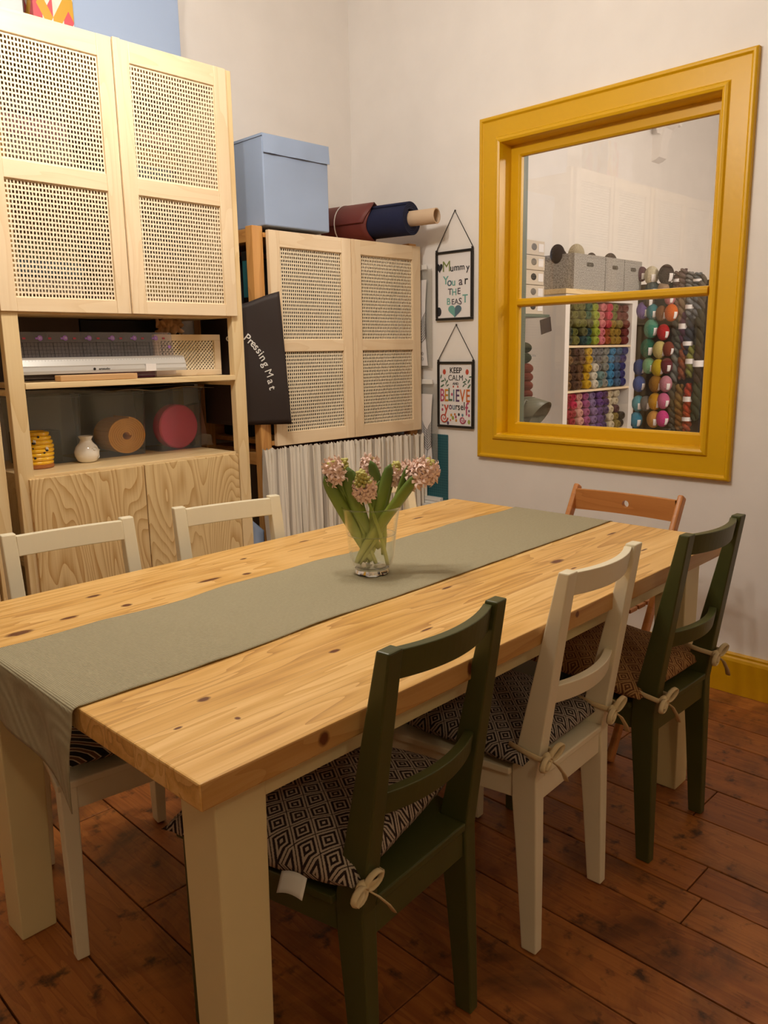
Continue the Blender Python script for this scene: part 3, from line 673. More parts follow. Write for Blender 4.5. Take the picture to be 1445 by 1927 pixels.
# ================================================================== UNIT B (right of the tall one)
BX, BY, BROT = -.04, -.4906, -.0078
def BW(x, y, z=0): return (BX+x*cos(BROT)-y*sin(BROT), BY+x*sin(BROT)+y*cos(BROT), z)
def placedB(o, x, y, z, rz=0): o.location = BW(x, y, z); o.rotation_euler = (o.rotation_euler[0], o.rotation_euler[1], BROT+rz); return o
bayB = empty('shelving_unit', (BX, BY, 0), BROT, 'amber pine shelving frame with cane doors, standing in the corner', 'shelving unit')
for (x0, x1) in ((-.925, -.875), (-.052, -.002)):
    for (y0, y1) in ((.022, .066), (.43, .474)):
        mb = MB(); mb.box(x0, x1, y0, y1, 0, 1.752); link_mesh('upright', mb, M['amber_z'], bayB, bevel=.002)
    for z in (.12, .87, 1.745):
        mb = MB(); mb.box(x0+.008, x1-.008, .066, .43, z-.05, z); link_mesh('side_rail', mb, M['amber_y'], bayB, bevel=.002)
mb = MB(); mb.box(-.875, -.052, .02, .47, .855, .875); link_mesh('shelf', mb, M['amber_x'], bayB, bevel=.002)
cb_ = empty('cane_cupboard', (BX, BY, 0), BROT, 'mid-height cane-door cupboard in the corner with the blue box on top', 'cupboard')
mb = MB(); mb.box(-.872, -.055, .024, .46, 1.712, 1.73); mb.box(-.872, -.055, .024, .46, .9, .918); mb.box(-.872, -.055, .454, .46, .918, 1.712); mb.box(-.872, -.055, .05, .45, 1.3, 1.316)
link_mesh('body', mb, M['amber_x'], cb_, bevel=.0015)
railsB = [(0,.053),(.377,.424),(.78,.841)]
cane_door(cb_, -.863, -.433, 0, .898, railsB, .052, hinge='l')
cane_door(cb_, -.430, 0, -.002, .898, railsB, .052, hinge='r')
for (a, b_) in ((.98, 1.02), (1.34, 1.38)):
    pass
# dark clutter inside the open side of B
random.seed(5)
for k, (x0, x1, z0, z1, c_, lab) in enumerate(((-.84,-.5,.92,1.28,'2a2422','dark boxed stack low inside the corner cupboard'), (-.45,-.08,.92,1.25,'55483c','brown cloth pile low inside the corner cupboard'), (-.84,-.48,1.318,1.66,'241f22','dark packets high inside the corner cupboard, by its open side'), (-.44,-.08,1.318,1.62,'4b4238','brown cloth pile high inside the corner cupboard'))):
    mb = MB(); mb.box(x0, x1, .22, .42, 0, z1-z0); b = thing('fabric_pile', mb, plain('pile_'+c_, c_, .9, var=.4), lab, 'fabric', bevel=.01); placedB(b, 0, 0, z0)
mb = MB(); mb.box(-.018, .018, 0, .004, 0, .17); mb.box(-.02, .02, -.001, .005, .15, .175, 1)
for k, (yy, c_) in enumerate(((.10,'2d6f78'),(.20,'3d4a40'),(.30,'2e3f7a'))):
    mb = MB(); mb.box(0, .004, -.03, .03, 0, .17); mb.box(-.001, .005, -.032, .032, .14, .175, 1)
    b = thing('craft_packet', mb, [plain('packet_'+c_, c_, .4), M['dark']], ['teal','dark green','blue'][k]+' craft packet hanging in the open side of the corner cupboard', 'packet'); placedB(b, -.9, yy, 1.49)
# fabric lid box on top
bx = empty('blue_storage_box', label='pale blue fabric box with flap lid on top of the corner cupboard', cat='storage box')
mb = MB(); mb.box(-.163, .163, 0, .36, 0, .325); link_mesh('body', mb, M['bluebox'], bx, bevel=.005)
mb = MB(); mb.grid(lambda u, v: (-.165+.33*u, -.004-.003*(1-v)-.002*sin(u*14)*(1-v), .262+.066*v), 30, 4); mb.box(-.166, .166, -.003, .362, .322, .330); link_mesh('lid', mb, M['bluebox'], bx, solid=.002)
placedB(bx, -.712, .0, 1.7535)
# fabric rolls
def cyl_between(mb, p, q, r, n=32, mi=0, rin=0, r2=None):
    p, q = Vector(p), Vector(q); d = (q-p); L = d.length; Mx = Matrix.Translation(p) @ d.to_track_quat('Z', 'Y').to_matrix().to_4x4()
    r2 = r2 or r
    if rin: mb.lathe([(rin,0),(r,0),(r2,L),(rin,L),(rin,0)], n, Mx, mi, cap=False)
    else: mb.lathe([(r,0),(r2,L)], n, Mx, mi)
rollN = empty('fabric_roll', label='navy fabric roll on a cardboard tube, sticking out over the corner cupboard', cat='fabric roll')
P0, P1 = Vector((-.262,-.150,1.838)), Vector((-.172,-.560,1.840)); ax_ = (P1-P0).normalized()
mb = MB(); Mx = Matrix.Translation(P0) @ ax_.to_track_quat('Z','Y').to_matrix().to_4x4(); L = (P1-P0).length
prof = []
mb2 = MB()
N_ = 200
def spiral(u, v):
    a = u*2*pi*4.0+2.2; r = .036+.034*u**.9; e = .006*sin(a*1.0)*0
    p = Vector((r*cos(a)*1.12, r*sin(a)*.98, v*L)); return Mx @ p
mb2.grid(spiral, N_, 6); 
link_mesh('cloth', mb2, M['navy'], rollN, smooth=True, solid=.0085)
mb = MB(); cyl_between(mb, P0-ax_*.02, P1+ax_*.128, .0325, 32, 0, .028); link_mesh('cardboard_tube', mb, M['card'], rollN, smooth='auto')
rollM = empty('leather_roll', label='maroon leather sheet tied with a white band round the navy roll', cat='roll')
Q0, Q1 = P0-ax_*.02, P0+ax_*.225; ax2 = (Q1-Q0).normalized(); Mq = Matrix.Translation(Q0) @ ax2.to_track_quat('Z','Y').to_matrix().to_4x4(); L2 = (Q1-Q0).length
mb = MB(); mb.grid(lambda u, v: Mq @ Vector(((.080+.010*u)*cos(u*7.6+1.9), (.080+.010*u)*sin(u*7.6+1.9), v*(L2+.02*sin(u*9)+.012*sin(u*23)))), 150, 8)
link_mesh('hide', mb, M['maroon'], rollM, smooth=True, solid=.003)
mb = MB(); mb.tube([Mq @ Vector((.0925*cos(a*2*pi/30), .0925*sin(a*2*pi/30), .10+.012*cos(a*2*pi/30))) for a in range(30)], .0025, 6, closed=True); link_mesh('band', mb, M['white'], rollM, smooth=True)
# pressing mat bag between the units
bag = empty('pressing_mat_bag', label='dark brown fabric bag printed Pressing Mat hanging between the two units', cat='bag')
pA, pB = Vector((-.872,-.542,0)), Vector((-1.049,-.40,0)); tt = (pB-pA).normalized(); nn = Vector((-tt.y, tt.x, 0))
if nn.y > 0: nn = -nn
def bagpt(s, z, o=0): # s metres from the right edge
    if s < .228: p = pA+tt*s
    else: p = pA+tt*.228+Vector((.0,1,0))*(s-.228)
    return Vector((p.x, p.y, z))+nn*o
def bagg(u, v):
    s = .42*u; top = 1.505-.045*min(1, s/.17) if s < .17 else 1.46; bot = .990; z = bot+(top-bot)*v
    s2 = s + (.028*v if s < .05 else .028*v*max(0, 1-(s-.05)/.1))   # right edge leans
    return bagpt(s2, z, .004*noise.noise((s*9, z*5, 0)))
mb = MB(); mb.grid(bagg, 30, 24); link_mesh('body', mb, M['bag'], bag, smooth=True, solid=.010)
mb = MB()
LT = [('P',.160,1.330),('r',.147,1.317),('e',.136,1.307),('s',.126,1.294),('s',.116,1.280),('i',.109,1.268),('n',.102,1.252),('g',.093,1.228),('M',.082,1.192),('a',.076,1.160),('t',.071,1.135),('o',.233,1.331)]
for i, (ch, s, z) in enumerate(LT):
    p = bagpt(s, z, .0075); ang = -radians([40,42,45,48,50,52,56,64,70,74,76,10][i])
    xa = -tt; ya = Vector((0,0,1)); B_ = Matrix(((xa.x, ya.x, nn.x, p.x), (xa.y, ya.y, nn.y, p.y), (xa.z, ya.z, nn.z, p.z), (0,0,0,1)))
    text_mb(mb, ch, .041, B_ @ Matrix.Rotation(ang, 4, 'Z'), bold=.012)
link_mesh('lettering', mb, M['white'], bag)
# gathered striped curtain
mb = MB(); NU, NV = 420, 26; us = []
def cur(u, v):
    x = -.99+.99*u; ztop = .894-.016*u; z = ztop*(1-v)+.02*v
    A = .011+.013*v; ph = u*2*pi; ph2 = ph+.35*noise.noise((u*9, v*.6, 3))
    y = -.497-.012*v + A*(.9*sin(ph2*27+1.8*sin(ph*3)+.5*sin(ph*7))+.6*noise.noise((u*75+v*2, v*2.0, 0))+.5*noise.noise((u*38, v*1.5, 9)))*(.75+.6*noise.noise((u*14, v*1.5, 5)))
    if v < .035: y -= .004*sin(u*400)
    if v == 0: z += .004*sin(u*2*pi*60)
    return (x+.004*v*sin(ph*17), y, z)
mb.grid(cur, NU, NV)
us = [(i/NU) for j in range(NV+1) for i in range(NU+1)]
b = thing('curtain', mb, M['curtain'], 'gathered striped linen curtain below the corner cupboard', 'curtain', smooth=True, recalc=False)
at = b.data.attributes.new('flat_u', 'FLOAT', 'POINT'); at.data.foreach_set('value', us)
# blue-white bag low behind the chair
mb = MB(); mb.grid(lambda u, v: (-1.045+.07*u, -.46-.03*sin(pi*u)*v, .46+.16*(1-v)*(1-.4*u)-.1*v), 10, 10)
thing('blue_bag', mb, M['blueboxl'], 'corner of a pale blue bag beside the curtain, at the unit post', 'bag', smooth=True, solid=.004)

# ================================================================== WALL ITEMS
def heart(mb, cx, cz, w, h, M_, mi0, mi1, depth=.0006, n=28):
    L_ = [Vector((0, .35, 0)), ]
    for s, mi in ((-1, mi0), (1, mi1)):
        pts = [(0, .28)]
        for i in range(n+1):
            tt_ = pi*i/n; x_ = 16*sin(tt_)**3/32; y_ = (13*cos(tt_)-5*cos(2*tt_)-2*cos(3*tt_)-cos(4*tt_))/32
            pts.append((s*x_, y_))
        vs = [M_ @ Vector((cx+p[0]*w, cz+p[1]*h, depth)) for p in pts]; mb.add(vs, [tuple(range(len(vs)))], mi)
def hanging_picture(loc, apex_dz, label, art):
    """frame hangs on the window wall: local x goes right (-y), local y goes up"""
    rt = empty('hanging_picture', loc, 0, label, 'picture')
    # basis: local (x right, y up, z out of wall) -> world
    def P(x, y, z): return Vector((-z, -x, y))
    W_, H_ = .216, .304; f = .011
    mb = MB()
    for (a, b_, c_, d) in ((0,W_,0,f),(0,W_,H_-f,H_),(0,f,f,H_-f),(W_-f,W_,f,H_-f)):
        vs = [P(x, y, z) for z in (.004,.016) for (x, y) in ((a,c_),(b_,c_),(b_,d),(a,d))]
        mb.add(vs, [(0,1,2,3),(4,7,6,5),(0,4,5,1),(1,5,6,2),(2,6,7,3),(3,7,4,0)])
    link_mesh('frame', mb, M['blackf'], rt, bevel=.002)
    mb = MB(); mb.add([P(f,f,.008), P(W_-f,f,.008), P(W_-f,H_-f,.008), P(f,H_-f,.008)], [(0,1,2,3)]); pr = link_mesh('print', mb, M['paper'], rt, solid=.001)
    mb = MB(); mb.tube([P(.004,H_,.008), P(.006,H_+.012,.008), P(W_/2,H_+apex_dz,.006), P(W_-.006,H_+.012,.008), P(W_-.004,H_,.008)], .0022, 8)
    mb.ball(P(W_/2,H_+apex_dz,.004), .004); mb.ball(P(.004,H_+.004,.01), .006); mb.ball(P(W_-.004,H_+.004,.01), .006); link_mesh('cord', mb, M['blackf'], rt, smooth=True)
    Mt = Matrix(((0,0,-1,-.0093),(-1,0,0,0),(0,1,0,0),(0,0,0,1)))
    art(Mt, pr); return rt
inkg = [plain('ink_olive','7d8a4a',.7), plain('ink_black','2b2a2e',.7), plain('ink_teal','6fa8a0',.7), plain('ink_slate','55707f',.7), plain('ink_grey','5d5660',.7)]
def art1(Mt, pr):
    mb = MB(); T = lambda x, y: Mt @ Matrix.Translation((x, y, 0))
    for ch, x, y, s, mi in (('M',.062,.236,.058,0),('u',.094,.228,.038,1),('m',.122,.229,.036,1),('m',.153,.229,.034,1),('y',.186,.225,.036,1),
        ('Y',.058,.176,.044,2),('o',.080,.168,.046,3),('u',.104,.166,.040,2),('a',.145,.168,.046,4),('r',.176,.170,.046,1),
        ('T',.083,.125,.034,4),('H',.108,.122,.036,2),('E',.135,.125,.034,4),
        ('B',.074,.082,.036,2),('E',.100,.080,.030,4),('A',.121,.080,.030,4),('S',.143,.080,.036,4),('T',.171,.090,.044,2)):
        text_mb(mb, ch, s*1.15, T(x, y), mi, bold=.012)
    heart(mb, .022, .235, .036, .046, Mt, 1, 1); heart(mb, .112, .042, .078, .062, Mt, 2, 3)
    mb.ball(Mt @ Vector((.016,.04,0)), .016, sc=(.02,1,1.3), mi=1)
    link_mesh('lettering', mb, inkg, pr)
ink2 = [plain('p_black','2b2727',.7), plain('p_red','c04a34',.7), plain('p_rose','b6506e',.7), plain('p_gold','c98a2c',.7), plain('p_green','55705a',.7), plain('p_purple','5d3f66',.7), plain('p_orange','c8641f',.7), plain('p_slate','5f7f92',.7), plain('p_lime','a3b050',.7)]
def art2(Mt, pr):
    mb = MB(); T = lambda x, y: Mt @ Matrix.Translation((x, y, 0))
    text_mb(mb, 'KEEP', .036, T(.108,.263), 0, bold=.014, sx=.92); text_mb(mb, 'CALM', .036, T(.108,.229), 0, bold=.014, sx=.95); text_mb(mb, 'AND', .016, T(.108,.203), 0, bold=.02)
    for ch, x, s, mi, y in (('B',.027,.084,2,.146),('E',.052,.080,3,.146),('L',.075,.086,4,.150),('I',.097,.078,7,.146),('E',.119,.080,5,.146),('V',.149,.080,6,.146),('E',.181,.082,6,.146)): text_mb(mb, ch, s, T(x, y), mi, bold=.012, sx=.62)
    for ch, x, y, s, mi in (('in',.030,.103,.016,0),('y',.052,.093,.076,1),('o',.077,.098,.046,5),('u',.097,.098,.046,7),('r',.114,.098,.044,0),('s',.128,.097,.046,0),('e',.146,.097,.044,0),('l',.160,.100,.052,0),('f',.174,.086,.085,2)): text_mb(mb, ch, s, T(x, y), mi, bold=.01, sx=.8)
    def spiral_(cx, cy, r, mi, s=1):
        pts = [Mt @ Vector((cx+s*r*(1-i/34)*cos(i*.34), cy-r*(1-i/34)*sin(i*.34), .0004)) for i in range(30)]; mb.tube(pts, [.0042*(1-i/40) for i in range(30)], 6, mi, flat=.9)
    spiral_(.038, .045, .024, 1, 1); spiral_(.150, .038, .018, 2, 1)
    for x, y, r, mi in ((.040,.257,.012,1),(.176,.257,.012,1),(.030,.215,.009,4),(.045,.222,.007,4),(.056,.212,.008,4),(.028,.193,.01,4),(.060,.195,.007,4),(.050,.203,.006,4),(.020,.235,.008,4),(.186,.215,.009,4),(.171,.222,.007,4),(.160,.212,.008,4),(.188,.193,.01,4),(.156,.195,.007,4),(.166,.203,.006,4),(.196,.235,.008,4),
                        (.095,.190,.005,1),(.121,.190,.005,1),(.086,.154,.007,2),(.092,.045,.009,8),(.110,.050,.007,2),(.112,.034,.007,3),(.082,.058,.007,3),(.104,.062,.006,6),(.128,.062,.007,0),(.150,.060,.007,7),(.188,.03,.01,8),(.188,.06,.007,2),(.028,.082,.007,2),(.078,.034,.005,1),(.062,.02,.008,5),(.188,.08,.006,5)):
        q_ = (x*91.7) % 3
        mb.ball(Mt @ Vector((x, y, 0)), r, 8, 6, mi, sc=(.03,.45,1.3) if mi == 4 else (.03,.8,1.05), M=Matrix.Rotation(q_-1.5 if mi == 4 else 0, 4, 'X'))
    link_mesh('lettering', mb, ink2, pr)
hanging_picture((-.0005, -.5625, 1.404), .170, 'black-framed hand-lettered Mummy You are the Beast sheet, upper of two pictures', art1)
hanging_picture((-.0005, -.571, .914), .165, 'black-framed colourful Keep Calm and Believe in Yourself print, lower of two', art2)
mb = MB(); mb.box(-.006, 0, -.628, -.40, .56, .877); thing('cutting_mat', mb, M['teal'], 'teal gridded cutting mat leaning on the wall below the pictures', 'cutting mat', bevel=.003)
mb = MB(); mb.box(-.03, -.008, -.60, -.42, .555, .572); mb.box(-.03, -.008, -.60, -.42, .540, .553); mb.box(-.05, 0, -.62, -.2, .52, .538)
thing('white_rail', mb, M['white'], 'white plastic rail below the teal cutting mat', 'rail')
# clear hanging pockets with botanical sheets
botan = plain('botanical_ink', '5b5250', .8)
for k, (z0, z1, yr, lab) in enumerate(((1.187, 1.66, -.538, 'upper clear hanging folder with a botanical sheet, beside the corner cupboard'), (.678, 1.135, -.575, 'lower clear hanging folder with a botanical sheet, beside the corner cupboard'))):
    rt = empty('hanging_folder', (-.012-.004*k, 0, 0), 0, lab, 'folder')
    mb = MB(); mb.box(-.004, 0, yr, yr+.28, z0, z1-.02); link_mesh('sleeve', mb, M['pocket'], rt)
    mb = MB(); mb.box(-.007, .001, yr+.028, yr+.25, z1-.022, z1); link_mesh('hanger_bar', mb, M['white'], rt, bevel=.002)
    mb = MB(); mb.grid(lambda u, v: (-.0066-.004*sin(u*3+v*2), yr+.022+.012*(1-v)*0+.2*u+ (.012*sin(v*3)), z0+.012+(z1-z0-.08)*v), 8, 10); sh = link_mesh('sheet', mb, M['paper'], rt, solid=.0008)
    mb = MB()
    for s in range(9):
        a = radians(60+s*9); p0 = Vector((-.0128, yr+.055, z0+.12+.012*s)); mb.tube([p0, p0+Vector((0, -.012*cos(a)-.018, .022)), p0+Vector((0,-.03,.05))], [.0008,.0014,.0004], 5)
        mb.tube([p0, p0+Vector((0, .02, .018)), p0+Vector((0,.032,.045))], [.0008,.0014,.0004], 5)
    mb.tube([Vector((-.0128, yr+.07, z0+.03)), Vector((-.0128, yr+.055, z0+.12)), Vector((-.0128, yr+.06, z0+.22))], .0009, 5)
    for s in range(6): mb.tube([Vector((-.0128, yr+.05+.012*(s % 3)+.006*cos(q), z0+.045+.024*(s//3)+.006*sin(q))) for q in [i*pi/5 for i in range(10)]], .0007, 4, closed=True)
    link_mesh('drawing', mb, botan, sh)

# ================================================================== TABLE
TR = .0203; TO = Vector((-2.407, -2.253, 0))
def TWp(x, y, z=0): return Vector((TO.x+x*cos(TR)-y*sin(TR), TO.y+x*sin(TR)+y*cos(TR), z))
tbl = empty('dining_table', TO, TR, 'long pine-topped dining table with cream painted legs', 'table')
TL, TW_ = 1.741, .9876
mb = MB(); mb.box(0, TL, 0, TW_, .70, .74); link_mesh('table_top', mb, M['tabletop'], tbl, bevel=.003)
def leg(x0, y0, sx, sy):
    w0, w1 = .09, .078; mb = MB(); vs = []
    for z, w in ((0, w1), (.70, w0)):
        vs += [(x0, y0, z), (x0+sx*w, y0, z), (x0+sx*w, y0+sy*w, z), (x0, y0+sy*w, z)]
    mb.add(vs, [(0,1,2,3),(4,7,6,5),(0,4,5,1),(1,5,6,2),(2,6,7,3),(3,7,4,0)]); return mb
I_ = .0545
for (x0, y0, sx, sy) in ((I_, I_, 1, 1), (TL-I_, I_, -1, 1), (I_, TW_-I_, 1, -1), (TL-I_, TW_-I_, -1, -1)): link_mesh('leg', leg(x0, y0, sx, sy), M['legcream'], tbl, bevel=.003)
for (a, b_, c_, d) in ((I_+.09, TL-I_-.09, I_+.004, I_+.024), (I_+.09, TL-I_-.09, TW_-I_-.024, TW_-I_-.004), (I_+.004, I_+.024, I_+.09, TW_-I_-.09), (TL-I_-.024, TL-I_-.004, I_+.09, TW_-I_-.09)):
    mb = MB(); mb.box(a, b_, c_, d, .637, .70); link_mesh('apron', mb, M['legcream'], tbl, bevel=.002)
# runner
def runner(u, v):
    yn = .322+.036*u+.005*sin(u*21)*(.5+.5*sin(u*7)); yf = .672+.044*u+.006*sin(u*17+1)+.004*sin(u*41)
    drop0 = .165-.045*v-.03*sin(v*3); Ltot = drop0+TL+.12; s = u*Ltot
    y = yn+(yf-yn)*v; R0 = .010
    wav = .0022+.0035*max(0, noise.noise((s*5, v*2.2, 0)))+.002*max(0, noise.noise((s*13, v*5, 3)))*(1 if .05 < s < 1.9 else 0)
    if s < drop0-.004:
        q = drop0-s; z = .735-q; yb = .02*sin(q*22)*(v-.3); return (-.011-.006*sin(v*9+q*18)*min(1, q/.05)-.012*q/.16*(1-v), y-.03*(q/.16)*(v-.0)*0+.06*q*(1-v)+yb*.3, z)
    s2 = s-drop0
    if s2 < .018:
        a = (s2+.004)/.022*pi/2; return (-.011+.013*(1-cos(a)), y, .735+.0085*sin(a))
    s3 = s2-.016
    if s3 < TL-.006: return (s3, y, .7405+wav)
    q = s3-TL+.006
    return (TL+.006+.003*min(1, q/.01), y, .741-q)
mb = MB(); mb.grid(lambda u, v: TWp(*runner(u, v)), 300, 44)
thing('table_runner', mb, M['runner'], 'sage green ribbed table runner hanging over the near table end', 'table runner', smooth=True, solid=.0016)

# ================================================================== CHAIRS
def taper_leg(mb, x0, x1, y0, y1, z1, f=.74, keepx=None, keepy=None):
    """box leg narrowing downwards; keepx/keepy keep that side vertical"""
    def sh(a, b, keep): 
        w = (b-a)*f
        return (keep, keep+w) if keep == a else ((keep-w, keep) if keep == b else ((a+b)/2-w/2, (a+b)/2+w/2))
    a0, a1 = sh(x0, x1, keepx); b0, b1 = sh(y0, y1, keepy)
    mb.add([(a0,b0,0),(a1,b0,0),(a1,b1,0),(a0,b1,0),(x0,y0,z1),(x1,y0,z1),(x1,y1,z1),(x0,y1,z1)], [(0,3,2,1),(4,5,6,7),(0,1,5,4),(1,2,6,5),(2,3,7,6),(3,0,4,7)])
HW = .163
def make_chair(mat, label, glides=False, bow=.027):
    rt = empty('dining_chair', label=label, cat='chair')
    back = [(0,0),(.004,.20),(.009,.40),(-.004,.50),(-.053,.852)]; front = [(-.028,.852),(.048,.50),(.066,.42),(.066,.35),(.052,.2),(.036,0)]
    for s in (-1, 1):
        poly = back+front; mb = MB(); n = len(poly); vs = []
        for side in (0, 1):
            for (y, z) in poly:
                wdt = .034 if z >= .35 else .026+.008*z/.35
                vs.append((s*(HW if side == 0 else HW-wdt), y, z))
        mb.add(vs, [tuple(range(n)), tuple(range(n, 2*n))[::-1]]+[(i, (i+1) % n, n+(i+1) % n, n+i) for i in range(n)])
        link_mesh('rear_leg', mb, mat, rt, bevel=.003)
        mb = MB(); x1_ = s*.205; x0_ = s*.169; taper_leg(mb, min(x0_, x1_), max(x0_, x1_), .375, .411, .40, .75, x1_, .411); link_mesh('front_leg', mb, mat, rt, bevel=.003)
        mb = MB(); a = Vector((s*(HW-.006), .06)); b_ = Vector((s*.197, .38)); th = .018
        mb.prism([(a.x, a.y), (b_.x, b_.y), (b_.x-s*th, b_.y), (a.x-s*th, a.y)], .345, .40, 'z'); link_mesh('side_apron', mb, mat, rt, bevel=.002)
    mb = MB(); mb.box(-HW+.034, HW-.034, .014, .034, .345, .400); link_mesh('rear_apron', mb, mat, rt, bevel=.002)
    mb = MB(); mb.box(-.17, .17, .388, .406, .345, .40); link_mesh('front_apron', mb, mat, rt, bevel=.002)
    mb = MB(); mb.prism([(-.129,.008),(.129,.008),(.129,.067),(.172,.067),(.212,.42),(-.212,.42),(-.172,.067),(-.129,.067)], .400, .416, 'z'); link_mesh('seat', mb, mat, rt, bevel=.003)
    def rail(z0, z1, yc0, yc1, bow, th):
        mb = MB(); N = 16; vs = []
        for i in range(N+1):
            q = -1+2*i/N; x = q*(HW-.033); b2 = bow*(1-q*q)
            for (z, yc) in ((z0, yc0), (z1, yc1)):
                for o_ in (-th/2, th/2): vs.append((x, yc-b2+o_, z))
        fs = []
        for i in range(N):
            a = i*4; c_ = a+4; fs += [(a, c_, c_+2, a+2), (a+1, a+3, c_+3, c_+1), (a+2, c_+2, c_+3, a+3), (a, a+1, c_+1, c_)]
        fs += [(0,2,3,1), (N*4, N*4+1, N*4+3, N*4+2)]; mb.add(vs, fs); return mb
    link_mesh('top_rail', rail(.797, .846, -.026, -.034, bow, .018), mat, rt, bevel=.002)
    link_mesh('lower_rail', rail(.563, .603, .008, .002, bow, .020), mat, rt, bevel=.002)
    if glides:
        for s in (-1, 1):
            for y in (.018, .395):
                mb = MB(); mb.lathe([(.009,0),(.011,.002),(.011,.004)], 16, Matrix.Translation((s*(HW-.013 if y < .1 else .19), y, -.003))); link_mesh('foot_glide', mb, M['steel'], rt)
    return rt
def put(o, x, y, rz, z=0): o.location = (x, y, z); o.rotation_euler = (0,0,rz); return o
gch = make_chair(M['green'], 'dark green chair nearest the camera with brown-white cushion'); put(gch, -1.977, -2.253, .10)
g2 = copy_tree(gch); g2['label'] = 'dark green chair at the far end by the wall with tan cushion'; put(g2, -1.008, -2.272, -.005)
wch = make_chair(M['cream'], 'cream chair between the two dark green chairs', True); put(wch, -1.464, -2.234, .06, .003)
wfar = make_chair(M['cream'], 'x', True, .008)
for ci_, (x, y, rz, lab) in enumerate(((-2.064, -1.162, pi-.11, 'cream chair at far left, nearest the left picture edge'), (-1.614, -1.192, pi-.19, 'cream chair behind the table in front of the pine cabinet post'), (-1.05, -1.235, pi-.02, 'cream chair behind the flower vase in front of the curtain'))):
    c_ = wfar if ci_ == 0 else copy_tree(wfar); c_['label'] = lab; put(c_, x, y, rz, .003)
for o in (g2, gch, wch): pass
# cushions with ties
def cushion(mat, label, chair, yoff=.22, ties=((-1,.0),(1,.0)), tiltx=0, size=.385, zc=.45, rot=0, shift=0, h=.032, care=False, tie_z=.445, right_z=None, sides=(-1, 1)):
    rt = empty('seat_cushion', label=label, cat='cushion'); put(rt, chair.location.x, chair.location.y, chair.rotation_euler[2], 0)
    mb = MB(); N = 36
    def sq(t_): return -1+2*t_
    def surf(sgn):
        def f(u, v):
            a, b_ = sq(u), sq(v); e = (max(0, 1-abs(a)**3.2))**.42*(max(0, 1-abs(b_)**3.2))**.42
            pin = 1-.045*(1-(abs(a*b_))**2)*(abs(a)**6+abs(b_)**6)*.7
            x = a*size/2*pin; y = b_*size/2*pin
            wr = .004*noise.noise((x*14, y*14, sgn*3+h))*e+.003*noise.noise((x*35, y*20, 5))*e
            return (x, y, sgn*(h*e)*(1 if sgn > 0 else .75)+wr)
        return f
    mb.grid(surf(1), N, N); mb.grid(surf(-1), N, N)
    cu = link_mesh('pad', mb, mat, rt, smooth=True); cu.location = (shift, yoff, zc); cu.rotation_euler = (tiltx, 0, rot)
    b = bmesh.new(); b.from_mesh(cu.data); bmesh.ops.remove_doubles(b, verts=b.verts, dist=.0004); bmesh.ops.recalc_face_normals(b, faces=b.faces); b.to_mesh(cu.data); b.free()
    rnd = random.Random(hash(label) % 100)
    for s in sides:
        z = tie_z if s < 0 or right_z is None else right_z
        mb = MB(); r = .0065; g = .008; ys = .0 if z < .5 else -.0
        x_o, x_i = s*(HW+g*.8), s*(HW-.034-g*.5); yb, yf = -.004, .070
        # band round the stile
        mb.tube([(x_o, yf, z+.012), (x_o, .03, z+.004), (x_o, yb, z), (s*(HW-.017), yb-g*.5, z), (x_i, yb, z+.002), (x_i, .03, z+.004), (x_i, yf, z+.010)], r, 8, flat=.3, up=(0,0,1))
        kx, ky = (HW-.032, yb-.010) if s > 0 else (-(HW-.008 if tie_z < .461 or h < .05 else HW+.008), yb-.008 if h < .05 else yb+.004); K = Vector((kx, ky, z))
        mb.ball(K, .013, sc=(1.1,.8,.9))
        def loop(dx, dz, L_, w_):
            L_ = L_*(.86 if h < .05 else .7)
            d = Vector((dx, -.15, dz)).normalized(); q = Vector((-dz, 0, dx)).normalized(); pts = []
            for i in range(13):
                a = 2*pi*i/12; pts.append(K+d*(L_*(1-cos(a))/2)+q*(w_*sin(a))+Vector((0,-.006,0)))
            mb.tube(pts, .0062, 6, flat=.35, up=(0,1,0))
        loop(1.0, .45+.1*rnd.random(), .052, .011); loop(-1.0, -.35+.3*rnd.random(), .05, .012)
        mb.tube([K, K+Vector((.022,-.012,-.022)), K+Vector((.045,-.014,-.05)), K+Vector((.06,-.012,-.072))], [.004,.006,.0065,.007], 6, flat=.3, up=(0,1,0))
        mb.tube([K, K+Vector((-.018,-.012,.0)), K+Vector((-.034,-.014,-.006))], [.004,.006,.007], 6, flat=.3, up=(0,1,0))
        link_mesh('tie', mb, M['tie'], rt, smooth=True)
    if care:
        mb = MB(); mb.grid(lambda u, v: (-.195-.018*u, -.06-.05*v+.0*u, -.012-.028*u+.006*sin(v*3)), 4, 8); text = None
        c_ = link_mesh('care_label', mb, M['white'], cu, solid=.001, smooth=True)
    return rt
cushion(M['cush_brown'], 'brown and white diamond cushion on the nearest green chair', gch, .235, size=.40, zc=.458, tiltx=radians(-3), h=.052, care=True, shift=-.025, tie_z=.462, rot=.17, sides=(-1,))
cushion(M['cush_blue'], 'blue-black and white diamond cushion on the cream chair between the green chairs', wch, .215, size=.385, zc=.448, h=.036, tie_z=.462)
cushion(M['cush_tan'], 'tan and brown diamond cushion on the far green chair', g2, .225, size=.39, zc=.456, h=.036, tiltx=radians(4), tie_z=.442, right_z=.475)
far1 = [o for o in COL.objects if o.get('label') == 'cream chair at far left, nearest the left picture edge'][0]
far2 = [o for o in COL.objects if o.get('label', '').startswith('cream chair behind the table')][0]
cushion(M['cush_wave'], 'black, brown and cream patterned cushion on the leftmost cream chair', far1, .22, size=.385, zc=.447, h=.03)
cushion(M['cush_brown'], 'dark diamond cushion on the second cream chair, glimpsed below the table corner', far2, .22, size=.385, zc=.447, h=.03)
